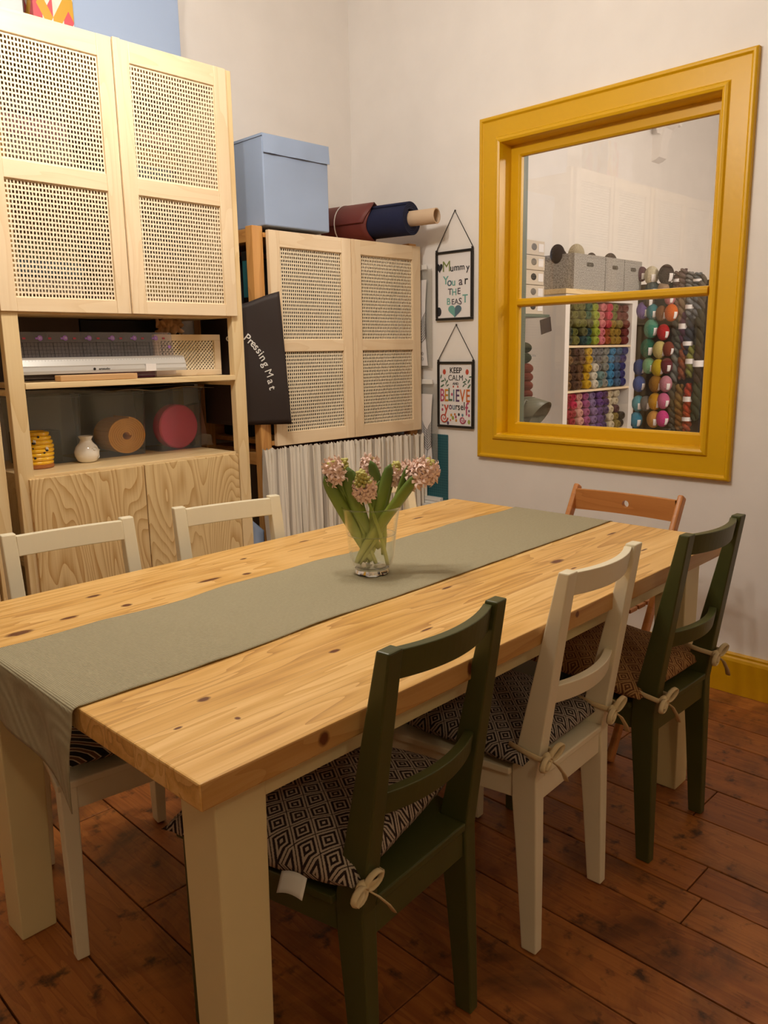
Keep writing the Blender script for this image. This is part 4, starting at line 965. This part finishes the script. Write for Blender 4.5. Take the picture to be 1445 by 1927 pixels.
for o in COL.objects:
    if o.name.startswith('dining_chair'): o['group'] = 'dining chairs around the table'
    if o.name.startswith('seat_cushion'): o['group'] = 'tie-on seat cushions'
# folding wooden chair at the table end
fc = empty('folding_chair', (-.365, -1.742, 0), .02, 'orange-brown wooden folding chair with a round hole in its backrest', 'chair')
mb = MB(); N = 20; half = .185
def fr(q, z, o):
    return (-.012+ .018*(1-q*q)+o, q*half, z)
# backrest board with a real hole
b = bmesh.new()
def rail_mesh():
    mb = MB(); th = .009; zc = .735; hr = .0125
    na = 32; inner = [(hr*cos(2*pi*k/na), hr*sin(2*pi*k/na)) for k in range(na)]
    def outer(k, R):
        a = 2*pi*k/na; c_, s_ = cos(a), sin(a); m_ = max(abs(c_), abs(s_)); return (R*c_/m_, R*s_/m_)
    sq_ = [outer(k, .036) for k in range(na)]
    for o in (-th, th):
        vs = []
        for k in range(na):
            for (yy, zz) in (inner[k], sq_[k]): q = yy/half; vs.append((-.012+.018*(1-q*q)+o, yy, zc+zz*(1.0)))
        fs = [(2*k, 2*k+1, 2*((k+1) % na)+1, 2*((k+1) % na)) for k in range(na)]; mb.add(vs, fs)
        for sgn in (-1, 1):
            vs = []; M_ = 10
            for i in range(M_+1):
                yy = sgn*(.036+(half-.036)*i/M_); q = yy/half
                for zz in (-.036, .036): vs.append((-.012+.018*(1-q*q)+o, yy, zc+zz))
            mb.add(vs, [(2*i, 2*i+2, 2*i+3, 2*i+1) for i in range(M_)])
    vs = []
    for k in range(na):
        for o in (-th, th): q = inner[k][0]/half; vs.append((-.012+.018*(1-q*q)+o, inner[k][0], zc+inner[k][1]))
    mb.add(vs, [(2*k, 2*k+1, 2*((k+1) % na)+1, 2*((k+1) % na)) for k in range(na)])
    for zz in (-.036, .036):
        vs = []; M_ = 20
        for i in range(M_+1):
            yy = -half+2*half*i/M_; q = yy/half
            for o in (-th, th): vs.append((-.012+.018*(1-q*q)+o, yy, zc+zz))
        mb.add(vs, [(2*i, 2*i+1, 2*i+3, 2*i+2) for i in range(M_)])
    return mb
b.free()
link_mesh('backrest', rail_mesh(), M['beech'], fc, smooth='auto')
def bar3(mb, p, q, wy, wt, roundtop=False):
    """bar from p to q (in xz plane), width wy along y, thickness wt"""
    p, q = Vector(p), Vector(q); d = (q-p).normalized(); n_ = Vector((d.z, 0, -d.x))*wt/2; y_ = Vector((0, wy/2, 0))
    ends = [p-n_-y_, p+n_-y_, p+n_+y_, p-n_+y_, q-n_-y_, q+n_-y_, q+n_+y_, q-n_+y_]
    mb.add(ends, [(0,3,2,1),(4,5,6,7),(0,1,5,4),(1,2,6,5),(2,3,7,6),(3,0,4,7)])
for s in (-1, 1):
    mb = MB(); bar3(mb, (.012, s*(half+.009), .782), (-.42, s*(half+.009), .0), .020, .034); link_mesh('back_leg', mb, M['beech'], fc, bevel=.006)
    mb = MB(); bar3(mb, (-.36, s*(half-.016), .44), (.02, s*(half-.016), 0), .020, .034); link_mesh('cross_leg', mb, M['beech'], fc, bevel=.004)
for k in range(6):
    mb = MB(); mb.box(-.40+k*.058, -.352+k*.058, -.175, .175, .445, .458); link_mesh('seat_slat', mb, M['beech'], fc, bevel=.002)
mb = MB(); mb.box(-.36, -.34, -.172, .172, .40, .44); link_mesh('seat_rail', mb, M['beech'], fc, bevel=.002)

# ================================================================== VASE AND HYACINTHS
VX, VY, VZ = -1.592, -1.732, .7445
vz = empty('glass_vase', (VX, VY, VZ), 0, 'clear glass vase half full of water on the runner', 'vase')
prof_o = [(0,0),(.036,0),(.040,.002),(.041,.008),(.039,.013),(.044,.018),(.050,.028),(.0545,.042),(.057,.07),(.060,.10),(.064,.13),(.0695,.160),(.0705,.165)]
prof_i = [(.0688,.165),(.0675,.158),(.062,.13),(.058,.10),(.055,.07),(.0525,.042),(.047,.029),(.038,.021),(0,.018)]
mb = MB(); mb.lathe(prof_o[4:]+prof_i, 56, cap=False); link_mesh('body', mb, M['vase'], vz, smooth=True)
mb = MB(); mb.tube([(.0697*cos(a*pi/28), .0697*sin(a*pi/28), .1655) for a in range(56)], .0011, 8, closed=True); link_mesh('rim', mb, M['gbase'], vz, smooth=True)
mb = MB(); mb.tube([(.0568*cos(a*pi/28), .0568*sin(a*pi/28), .0985) for a in range(56)], .0009, 8, closed=True); link_mesh('waterline', mb, M['gbase'], vz, smooth=True)
mb = MB(); mb.lathe([(0,0),(.036,0),(.040,.002),(.041,.008),(.039,.013),(.041,.0155),(.036,.0175),(0,.0175)], 56, cap=False); link_mesh('base', mb, M['gbase'], vz, smooth='auto')
mb = MB(); mb.lathe([(0,.0215),(.037,.0215),(.046,.03),(.0515,.042),(.0540,.07),(.0568,.098),(.0573,.0995),(.055,.0988),(0,.0985)], 56, cap=False); link_mesh('water', mb, M['water'], vz, smooth='auto')
RR = Vector((sin(YAW), -cos(YAW), 0)); FF = Vector((cos(YAW), sin(YAW), 0))
def V3(a, z, d=0): return RR*a+FF*d+Vector((0,0,z))
def floret(mb, p, d, size, open_=1.0, rnd=random):
    d = d.normalized(); side = d.orthogonal().normalized(); b_ = d.cross(side); ph = rnd.random()*6
    mb.ball(p+d*size*.35, size*.24, 6, 5, 0, sc=(1,1,1.7), M=d.to_track_quat('Z','Y').to_matrix().to_4x4())
    for k in range(5):
        a = ph+k*2*pi/5; o_ = side*cos(a)+b_*sin(a); w_ = (d.cross(o_))*size*.14
        p0 = p+d*size*.55+o_*size*.12; p1 = p+d*size*.9+o_*size*.38*open_; p2 = p+d*size*(.95-.15*open_)+o_*size*.75*open_
        mb.add([p0-w_, p0+w_, p1+w_*1.1, p1-w_*1.1, p2], [(0,1,2,3),(3,2,4)])
def head(mb, mbb, p, d, L, R, n, budfrac, rnd, fs=.02):
    d = d.normalized(); side = d.orthogonal().normalized(); b_ = d.cross(side)
    for i in range(n):
        f_ = i/(n-1); a = i*2.39996; r = R*(.55+.45*sin(pi*min(1, f_*1.05+.08))); c_ = p+d*L*(f_-.5)
        o_ = (side*cos(a)+b_*sin(a)); 
        if f_ > 1-budfrac:
            rr = r*.75*(1-.5*(f_-(1-budfrac))/max(.01, budfrac)); Md = (o_+d*.6).to_track_quat('Z','Y').to_matrix().to_4x4()
            mbb.ball(c_+o_*rr, .0066, 8, 6, 0, sc=(.8,.8,1.25), M=Md)
        else: floret(mb, c_+o_*r*.35, (o_+d*(.55*f_-.1)), fs*(.85+.3*rnd.random()), .85+.25*rnd.random(), rnd)
def leaf_mb(path, w, th=.0022, twist=0):
    P = [Vector(p) for p in path]; N = 18; mb = MB(); pts = []
    def bez(t_):
        n = len(P)-1; q = Vector((0,0,0))
        for i, p in enumerate(P): q += p*(math.comb(n, i)*t_**i*(1-t_)**(n-i))
        return q
    vs = []
    for i in range(N+1):
        t_ = i/N; p = bez(t_); tg = (bez(min(1, t_+.02))-bez(max(0, t_-.02))).normalized(); sd = (RR*cos(twist)+FF*sin(twist)); sd = (sd-tg*sd.dot(tg)).normalized(); nm = tg.cross(sd)
        ww = w*(.38+.62*sin(min(1, t_*1.3)*pi/2))*(1 if t_ < .8 else sqrt(max(0, 1-((t_-.8)/.2)**2))*.97+.03)
        for q in (-1, -.5, 0, .5, 1): vs.append(p+sd*ww/2*q+nm*(ww*.22*q*q))
    mb.add(vs, [(i*5+k, i*5+k+1, (i+1)*5+k+1, (i+1)*5+k) for i in range(N) for k in range(4)]); return mb
def hyacinth(label, stem, heads, leaves, seed):
    rnd = random.Random(seed); rt = empty('hyacinth', (VX, VY, VZ), 0, label, 'flower', 'hyacinth stems in the vase')
    mb = MB(); P = [V3(*p) for p in stem]; N = 14; pts = []
    for i in range(N+1):
        t_ = i/N; n = len(P)-1; q = Vector((0,0,0))
        for j, p in enumerate(P): q += p*(math.comb(n, j)*t_**j*(1-t_)**(n-j))
        pts.append(q)
    mb.tube(pts, [.0048-.0012*i/N for i in range(N+1)], 10); link_mesh('stem', mb, M['leaf'], rt, smooth=True)
    for (p, d, L, R, n, bf, fs) in heads:
        mb, mbb = MB(), MB(); head(mb, mbb, V3(*p), V3(*d), L, R, n, bf, rnd, fs); fh = link_mesh('flower_head', mb, M['petal'], rt, smooth=True, recalc=False)
        if mbb.v: link_mesh('buds', mbb, M['bud'], fh, smooth=True)
    for (path, w, tw) in leaves: link_mesh('leaf', leaf_mb([V3(*p) for p in path], w, twist=tw), M['leaf'], rt, smooth=True, solid=.0016, recalc=False)
hyacinth('pale pink hyacinth leaning far left in the vase', [(.010,.024,.0),(-.01,.08,.005),(-.045,.17,.0),(-.078,.235,0)],
    [((-.083,.250,0),(-.35,1,-.1),.045,.016,34,.12,.024), ((-.062,.262,.0),(.1,1,.2),.03,.010,16,.85,.016)],
    [([(.0,.03,.0),(-.03,.09,-.01),(-.07,.17,-.012),(-.108,.243,-.01)],.030,.2), ([(.02,.06,.01),(-.02,.1,.0),(-.045,.18,-.012),(-.052,.262,-.01)],.040,0), ([(.0,.03,.01),(-.035,.1,.0),(-.06,.19,.0),(-.072,.25,0)],.045,.1)], 1)
hyacinth('peach hyacinth with green buds facing the camera, front of the vase', [(.038,.024,-.01),(.028,.08,-.02),(.012,.14,-.028),(-.010,.195,-.03)],
    [((-.016,.224,-.03),(-.18,1,-.45),.066,.022,70,.5,.022)], [], 2)
hyacinth('small pink hyacinth mostly hidden behind the front flower', [(-.01,.024,.02),(.0,.1,.03),(.0,.17,.04),(.0,.235,.045)],
    [((.0,.255,.045),(.1,1,.1),.036,.013,26,.1,.020)], [([(.028,.04,.02),(.03,.12,.02),(.024,.2,.015),(.001,.274,.01)],.026,0)], 3)
hyacinth('pink hyacinth with green buds just right of centre, behind the upright leaf', [(-.01,.024,.01),(.02,.08,.02),(.035,.15,.03),(.052,.215,.03)],
    [((.058,.238,.03),(.25,1,.0),.052,.0175,48,.35,.020)], [([(-.02,.028,.0),(.01,.10,-.005),(.03,.19,-.005),(.048,.267,.0)],.028,.1), ([(-.03,.028,.0),(.0,.09,.0),(.018,.16,.01),(.022,.225,.01)],.024,.4)], 4)
hyacinth('pink double-headed hyacinth leaning far right out of the vase', [(-.03,.024,.0),(.01,.09,.0),(.07,.17,.0),(.108,.225,0)],
    [((.133,.250,-.01),(.35,1,-.1),.050,.019,46,.18,.024), ((.104,.236,.02),(-.3,1,.2),.045,.017,38,.0,.025)],
    [([(-.036,.028,-.01),(-.01,.09,-.012),(.06,.16,-.02),(.114,.246,-.02)],.030,.3), ([(-.02,.028,.0),(.02,.1,-.01),(.07,.17,-.01),(.088,.262,0)],.018,.5)], 5)

# ================================================================== CEILING LAMP (just out of frame)
cl = empty('ceiling_lamp', (-1.77, -1.36, 0), 0, 'ceiling lamp with three bare bulb holders above the table', 'lamp')
mb = MB(); mb.lathe([(.06,3.3),(.06,3.27),(.05,3.26)], 24); link_mesh('canopy', mb, M['white'], cl)
mb = MB(); mb.tube([(0,0,3.27),(0,0,2.72)], .006, 8)
for b_ in BULBS: mb.tube([(0,0,2.72), (b_[0]+1.77, b_[1]+1.36, 2.56)], .006, 8)
link_mesh('stem', mb, M['steel'], cl)
for b_ in BULBS:
    mb = MB(); mb.lathe([(.0,2.575),(.018,2.57),(.02,2.5),(0,2.5)], 20, Matrix.Translation((b_[0]+1.77, b_[1]+1.36, 0)), cap=False); link_mesh('bulb_holder', mb, M['white'], cl, smooth='auto')

mb = MB(); mb.tube([(-1.33,-1.3,3.3), (-1.33,-1.3,2.23), (-1.338,-1.292,2.212), (-1.330,-1.3,2.196), (-1.322,-1.308,2.212), (-1.33,-1.3,2.23)], .0016, 6)
thing('hanging_wire', mb, M['blackf'], 'looped tip of a thin wire hanging from the ceiling at the top edge', 'wire', smooth=True)

# ================================================================== YARN SHOP BEHIND THE WINDOW
SX1, SYB = 4.75, RY0
mb = MB(); mb.box(.17, SX1, 0, .15, -.05, RH); struct('wall_shop_left', mb, M['wall'])
mb = MB(); mb.box(SX1, SX1+.15, RY0, .15, -.05, RH); struct('wall_shop_far', mb, M['wall'])
mb = MB(); mb.box(.17, SX1, RY0-.15, RY0, -.05, RH); struct('wall_shop_back', mb, M['wall'])
mb = MB(); mb.box(.17, SX1, RY0, 0, -.02, 0); struct('floor_shop', mb, plain('shop_floor', '6e4a33', .5))
# ornate corbel
mb = MB()
prof = [(0,3.02),(-.16,3.02),(-.17,2.99),(-.15,2.96),(-.16,2.93),(-.13,2.88),(-.10,2.86),(-.085,2.82),(-.07,2.76),(-.075,2.71),(-.06,2.665),(-.035,2.65),(0,2.64)]
mb.prism(prof, 3.28, 3.40, 'x'); mb.prism([(p[0]*.8, p[1]) for p in prof[:8]], 3.22, 3.46, 'x')
mb.box(3.18, 3.62, -.19, 0, 3.0, 3.05)
for s in (-1, 1):
    pts = [Vector((3.34+s*(.07+.05*(1-i/20)*cos(i*.5)), -.1, 2.94+.05*(1-i/20)*sin(i*.5))) for i in range(20)]; mb.tube(pts, .018, 8)
mb.tube([(3.5,-.05,3.0),(3.56,-.08,2.93),(3.62,-.06,2.97)], .02, 8)
mb.v = [(x-.17, y, z) for x, y, z in mb.v]
thing('corbel', mb, M['store_white'], 'ornate white plaster corbel high on the shop wall', 'corbel', smooth='auto', bevel=.004)
# bookcase
bk = empty('bookcase', (1.52, -.3, 0), 0, 'white bookcase packed with yarn rolls seen through the window', 'bookcase')
mb = MB(); mb.box(-.012, .038, 0, .30, 0, 1.60); link_mesh('side_panel', mb, M['store_white'], bk, bevel=.002)
mb = MB(); mb.box(.835, .885, 0, .30, 0, 1.60); link_mesh('side_panel', mb, M['store_white'], bk, bevel=.002)
mb = MB(); mb.box(.038, .835, 0, .30, 1.562, 1.60); link_mesh('top_panel', mb, M['store_white'], bk, bevel=.002)
mb = MB(); mb.box(.038, .835, .292, .30, 0, 1.562); link_mesh('back_panel', mb, plain('dark_backing', '5a4c42', .8), bk)
for z in (1.285, 1.0, .71, .42, .1):
    mb = MB(); mb.box(.038, .835, .005, .29, z-.014, z); link_mesh('shelf', mb, M['pale_x'], bk, bevel=.001)
mb = MB(); mb.box(1.49, 2.45, -.31, 0, 1.60, 1.63); thing('wooden_plank', mb, M['pine_x'], 'pine plank lying on the white bookcase under the grey boxes', 'plank', bevel=.002)
# yarn prototypes
def yarn_roll():
    mb = MB(); L_ = .15; prof = [(.008,.02),(.010,.004),(.018,-.001),(.030,.001),(.0355,.008),(.036,.03),(.036,L_-.02),(.03,L_)]
    mb.lathe(prof, 22, Matrix.Rotation(-pi/2, 4, 'X'), cap=True)
    mb.tube([(.022*cos(i*.5)*(1-i/60), -.001, .022*sin(i*.5)*(1-i/60)) for i in range(26)], .003, 5)
    o = link_mesh('yarn_roll', mb, M['yarn'], smooth=True); return o
RC = {'forest green':'2f4030','olive':'7a7a34','khaki':'6c6a3c','bottle green':'3a6a4c','lime green':'b0bc3c','salmon pink':'e8838a','red':'c8324a','burnt orange':'a8501c','mustard':'a88428','maroon':'7a2a28','cherry red':'d83058','dark teal':'2c4a48',
 'golden brown':'8a6232','dark brown':'5c3c26','mid brown':'7c5838','bright yellow':'e2b41c','mid grey':'8a8684','cream white':'efe6d2','pale teal':'7a9a98','light grey':'9a9a90','sky blue':'3f8fc0','steel blue':'44688c','royal navy':'2c2c7a',
 'crimson':'b0203c','pale pink':'f0b0a4','orchid pink':'b0508c','lilac':'8c70a8','violet':'6a4694','deep purple':'4a3070','ivory':'e6d8b8','gold olive':'94803c','black':'201c1e','rust':'9a4a24','deep plum':'52283c','turquoise':'3a9ab0','peach':'e0a868','dark green':'34402e','rust red':'8a3a2c'}
def rgba(h): return (*srgb(h), 1)
proto = yarn_roll(); first = True
def roll(loc, col, label, group, sc=(1,1,1)):
    global first
    if first: o = proto; first = False
    else: o = proto.copy(); COL.objects.link(o)
    o.location = loc; o.color = rgba(RC[col]); o.scale = sc; tag(o, label, 'yarn', group); return o
cells = [(1.286, 'top', [['forest green','forest green','khaki','khaki'],['olive','olive','olive','olive'],['dark teal','khaki','olive','olive'],['bottle green','dark teal','khaki','bottle green'],['lime green','lime green','lime green','lime green'],['salmon pink','salmon pink','salmon pink','salmon pink'],['burnt orange','burnt orange','red','cherry red'],['mustard','mustard','mustard','olive'],['mustard','mustard','gold olive','maroon'],['maroon','maroon','maroon','maroon']]),
 (1.001, 'middle', [['golden brown']*4,['dark brown','dark brown','dark brown','dark brown'],['mid brown']*4,['bright yellow']*4,['cream white','cream white','cream white','mid grey'],['pale teal','pale teal','mid grey','mid grey'],['light grey']*4,['sky blue']*4,['steel blue']*4,['royal navy']*4]),
 (.711, 'lower', [['golden brown','rust','crimson','crimson'],['crimson','crimson','crimson','cherry red'],['pale pink']*4,['orchid pink']*4,['lilac']*4,['violet']*4,['deep purple']*4,['ivory','ivory','ivory','ivory'],['gold olive','gold olive','deep plum','ivory'],['black','black']]),
 ]
ords = ['first','second','third','fourth','fifth','sixth','seventh','eighth','ninth','tenth']; rows_ = ['bottom','second-up','middle','fourth-up','top']
random.seed(11)
for z0, nm, cols_ in cells:
    for c_, colr in enumerate(cols_):
        for r_, cn in enumerate(colr if len(colr) < 4 else colr+[colr[3]]):
            xx = 1.602+c_*.0795+random.uniform(-.004,.004); zz = z0+.031+r_*.0535
            roll((xx, -.285+random.uniform(-.008,.02), zz), cn, '%s yarn roll, %s row, %s column from the left on the %s shelf' % (cn, rows_[r_], ords[c_], nm), 'yarn rolls on the %s bookcase shelf' % nm, (1.0, 1, .80))
# grey boxes on the bookcase
yb3 = [(1.655,.275,'left'), (2.08,.235,'middle'), (2.325,.235,'right')]
for (cx, w_, nm), (x0_, x1_) in zip(yb3, ((1.59,1.965),(1.972,2.215),(2.222,2.46))):
    b = fabric_box('grey_basket', x1_-x0_, .28, .215, M['greyfelt'], '%s of the three grey felt baskets on the bookcase' % nm, 'basket', True, .72, .085 if nm == 'left' else .075); b.location = ((x0_+x1_)/2, -.30, 1.631); b['group'] = 'grey felt baskets on the bookcase'
def ball_proto(r=.042):
    rt = empty('yarn_ball'); mb = MB(); mb.ball((0,0,0), r, 24, 18, 0, sc=(1.0,.98,1.30)); 
    link_mesh('wool', mb, M['yarn'], rt, smooth=True)
    mb = MB(); vs = []; N = 10
    def lab(u, v):
        a = radians(-140+34*u); th = radians(86+48*v); rr = r*1.03
        return (rr*1.0*sin(th)*cos(a), rr*.98*sin(th)*sin(a), rr*1.30*cos(th))
    mb.grid(lambda u, v: lab(u, v), 8, 8); link_mesh('yarn_label', mb, M['paper'], rt, smooth=True, solid=.0012)
    return rt
BP = ball_proto(); bfirst = True
def yball(loc, hexc, label, group='yarn balls on the shop display rack', s=1.0, rz=0, name=None):
    global bfirst
    if bfirst: o = BP; bfirst = False
    else: o = copy_tree(BP)
    o.location = loc; o.scale = (s, s, s); o.rotation_euler = (0,0,rz); tag(o, label, 'yarn ball', group)
    for ch in o.children:
        ch.color = rgba(hexc)
    return o
YB = [('purple',-.328,1.518,.042,'7a62a8'),('teal blue',-.399,1.505,.039,'2f8a96'),('tan brown',-.465,1.493,.037,'8a5a34'),('orange',-.535,1.494,.041,'e86c10'),('seafoam green',-.397,1.392,.047,'4aa088'),('red',-.485,1.366,.039,'c8202a'),
('bottle green',-.378,1.259,.048,'0e6a52'),('pale yellow',-.464,1.248,.043,'e0cf80'),('rust brown',-.527,1.252,.036,'8a3a22'),('royal blue',-.322,1.129,.041,'24488c'),('mint green',-.39,1.139,.04,'86c090'),('bright yellow',-.461,1.125,.043,'e0c010'),
('burgundy',-.521,1.139,.038,'6e1c2a'),('cobalt blue',-.325,1.012,.041,'3a5ca8'),('mustard',-.448,1.014,.043,'a87414'),('blush pink',-.522,1.015,.04,'d890a0'),('turquoise',-.324,.874,.041,'58a8b8'),('mid grey',-.383,.876,.039,'7a7674'),
('golden yellow',-.45,.893,.043,'dca010'),('candy pink',-.511,.898,.04,'dc6c9c'),('cerulean blue',-.314,.756,.042,'3090b4'),('apricot',-.446,.768,.043,'dca050'),('magenta pink',-.511,.775,.041,'e03c94'),('cream',-.38,1.748,.045,'e4dac0'),
('dark brown',-.484,1.747,.048,'3c2c28'),('plum',-.305,1.763,.036,'5c2c48'),('petrol blue',-.388,1.652,.045,'34505c'),('beige',-.470,1.648,.037,'b8987c'),('salmon pink',-.520,1.592,.034,'d8848c'),('charcoal',-.37,1.583,.037,'403c42')]
rack = empty('display_rack', (0,0,0), 0, 'dark display rack behind the yarn balls and skeins in the shop', 'rack')
mb = MB(); mb.box(2.54, 2.56, -.95, -.24, 0, 1.70); link_mesh('board', mb, plain('rack_board', '2c221c', .8), rack)
for i, (nm, y, z, r, hx) in enumerate(YB):
    xx = 2.45 - .0; below = 'on the shop display rack'
    yball((xx, y, z), hx, '%s yarn ball on the shop display rack' % nm, s=r/.0385, rz=random.uniform(-.3,.3))
mb = MB()
for (nm, y, z, r, hx) in YB: mb.tube([(2.47, y, z), (2.545, y, z)], .003, 6)
link_mesh('pegs', mb, M['steel'], rack); rack.children[-1]['kind'] = 'stuff'
def skein_proto(lab=True):
    rt = empty('yarn_skein'); mb = MB()
    for ph in (0, pi):
        mb.tube([(.014*cos(ph+i*.62), .014*sin(ph+i*.62), .1-.2*i/20) for i in range(21)], [.009+.010*sin(pi*i/20)**.5 for i in range(21)], 10)
    link_mesh('wool', mb, M['yarn'], rt, smooth=True)
    if lab: mb = MB(); mb.lathe([(.033,-.014),(.033,.018)], 18, cap=False); link_mesh('yarn_label', mb, M['paper'], rt, smooth=True)
    return rt
SP = skein_proto(); SP2 = skein_proto(False); sfirst = 0
SK = [('mauve brown',-.545,1.705,.055,'6e5450'),('dusty mauve',-.585,1.713,.06,'74605f'),('pale grey',-.634,1.70,.05,'8c8a88'),('blue grey',-.687,1.697,.045,'6c7074'),('brown and plum',-.552,1.56,.1,'6c5048'),('tan',-.590,1.53,.1,'8a7258'),('silver grey',-.645,1.527,.075,'84868a'),('ash and silver',-.69,1.53,.075,'74767c'),
('olive grey',-.554,1.402,.10,'4c4c42'),('plum purple',-.604,1.4,.10,'56304a'),('slate blue',-.652,1.398,.10,'3c424c'),('charcoal green',-.576,1.289,.08,'54584e'),('inky blue',-.64,1.285,.08,'2c3044'),('ash grey',-.559,1.157,.113,'7c7e78'),('rust orange',-.612,1.166,.108,'8c4a2c'),('yellow and green',-.667,1.166,.095,'8c8c3c'),
('olive brown',-.552,.927,.106,'5c5238'),('tan gold',-.602,.909,.09,'8c6a30'),('red orange',-.665,.911,.095,'b43c1c'),('dark olive',-.562,.772,.075,'48443a'),('ochre',-.612,.776,.07,'8c5c24'),('fiery orange',-.665,.775,.075,'a84018'),
('teal and brown',-.715,1.62,.1,'5c544c'),('dark moss',-.715,1.39,.12,'3c3a2c'),('deep brown',-.72,1.15,.12,'3a2c26'),('forest mix',-.72,.90,.12,'38402e')]
for nm, y, z, hh, hx in SK:
    sfirst += 1
    o = {1: SP, 2: SP2}.get(sfirst) or copy_tree(SP if sfirst % 3 == 1 else SP2)
    o.location = (2.50, y, z); o.scale = (1.05, 1.05, hh/.1*1.12); o.rotation_euler = (0,0,random.uniform(0,3)); tag(o, '%s twisted yarn skein hanging on the right of the shop rack' % nm, 'yarn skein', 'yarn skeins on the shop rack')
    for ch in o.children: ch.color = rgba(hx)
# balls on top of the grey baskets
for (x, y, z, hx, nm, s) in ((1.60,-.17,1.865,'382c2a','dark brown', .95), (1.71,-.13,1.86,'4a3c38','dark taupe', .7), (1.82,-.17,1.875,'c8bca0','oatmeal', 1.1), (2.04,-.15,1.86,'4c3e3a','brown-grey', .75), (2.14,-.12,1.845,'463a36','deep taupe', .65), (2.27,-.16,1.86,'4a3e3c','smoky brown', .95)):
    yball((x, y, z-.015), hx, '%s yarn ball poking out of the grey baskets' % nm, 'yarn in the grey baskets', s*1.15, random.uniform(1,3))
# slim shelf unit with drawers boxes and labelled balls at the left of the window view
sh = empty('slim_shelf', (0,0,0), 0, 'slim shelf at the left of the shop view carrying cream boxes', 'shelf')
mb = MB(); mb.box(.93, 1.30, -.32, -.01, 1.452, 1.468); link_mesh('shelf', mb, M['greenjamb'], sh)
mb = MB(); mb.box(.93, 1.30, -.03, -.01, 0, 1.452); link_mesh('back_panel', mb, plain('taupe_panel', '857a70', .7), sh)
for z in (1.235, .985, .77): mb = MB(); mb.box(.93, 1.18, -.31, -.03, z-.012, z); link_mesh('shelf', mb, M['greyfelt'], sh)
for k in range(5):
    z0 = 1.469+k*.0835; rt = empty('cream_box', (0,0,0), 0, 'cream card box with oval window, %s in the stack left of the bookcase' % ['lowest','second from bottom','middle','second from top','topmost'][k], 'box', 'stacked cream boxes in the shop')
    mb = MB(); mb.box(1.075, 1.262+.006*(k % 2), -.30, -.1, z0, z0+.081); link_mesh('carton', mb, plain('cream_card', 'cfc2b0', .7), rt, bevel=.003)
    mb = MB(); mb.ball((1.155, -.3005, z0+.045), .028, 16, 8, 0, sc=(1,.06,.7)); link_mesh('window', mb, [M['steel'], M['dark']][k in (0, 2)], rt, smooth=True)
    mb = MB(); mb.box(1.20, 1.25, -.302, -.3, z0+.02, z0+.065); link_mesh('box_label', mb, M['paper'], rt)
mb = MB(); mb.box(0, .11, -.003, 0, 0, .085); b = thing('price_card', mb, plain('dark_brown_card', '3a2e28', .6), 'dark brown card with faint drawing hanging under the cream boxes', 'card'); b.location = (1.20, -.33, 1.35); b.rotation_euler = (0, radians(-12), .0)
for (x, z, cn, nm, sc_) in ((1.08,1.275,'dark green','dark green yarn ball, upper of the two on the slim shelf',1),(1.08,1.217+.0,'dark green','dark green yarn ball, lower of the two on the slim shelf',1),(1.10,1.155,'rust red','rust yarn ball, topmost of five on the slim shelf',1),(1.10,1.105,'rust red','rust yarn ball, second of five on the slim shelf',1),(1.10,1.055,'rust red','rust yarn ball, middle of five on the slim shelf',1),(1.10,1.005,'rust red','rust yarn ball, fourth of five on the slim shelf',1),(1.10,.957,'rust red','rust yarn ball, lowest of five on the slim shelf',1),
        (1.02,1.09,'turquoise','turquoise yarn ball, upper of two left of the rust ones',.9),(1.02,1.03,'turquoise','turquoise yarn ball, lower of two left of the rust ones',.9),(1.07,.895,'peach','peach yarn ball, topmost of three on the slim shelf',1.15),(1.08,.838,'peach','peach yarn ball, middle of three on the slim shelf',1),(1.09,.787,'peach','peach yarn ball, lowest of three on the slim shelf',1)):
    o = copy_tree(BP); o.location = (x, -.285, z); o.scale = (1.3*sc_, .8*sc_, .62*sc_); o.rotation_euler = (0,0,1.9); tag(o, nm, 'yarn ball', 'labelled yarn balls on the slim shelf')
    for ch in o.children: ch.color = rgba(RC[cn])
# grey lamp shade in front
lp = empty('floor_lamp', (1.03, -.42, 0), 0, 'floor lamp with olive-grey cone shade low at the left of the shop view', 'lamp')
mb = MB(); Ms = Matrix.Translation((-.02,0,.915)) @ Vector((-.10,.75,.52)).to_track_quat('Z','Y').to_matrix().to_4x4() 
mb.lathe([(.02,.10),(.035,.095),(.055,.07),(.098,-.045),(.096,-.045),(.052,.068),(.018,.095)], 32, Ms, cap=False); link_mesh('shade', mb, M['shadegrey'], lp, smooth=True)
mb = MB(); mb.tube([(0,0,.96),(-.08,.02,.98),(-.14,.03,.9),(-.14,.03,0)], .008, 8); mb.lathe([(.12,0),(.12,.015),(.02,.02)], 24, Matrix.Translation((-.14,.03,0))); link_mesh('stand', mb, M['shadegrey'], lp)
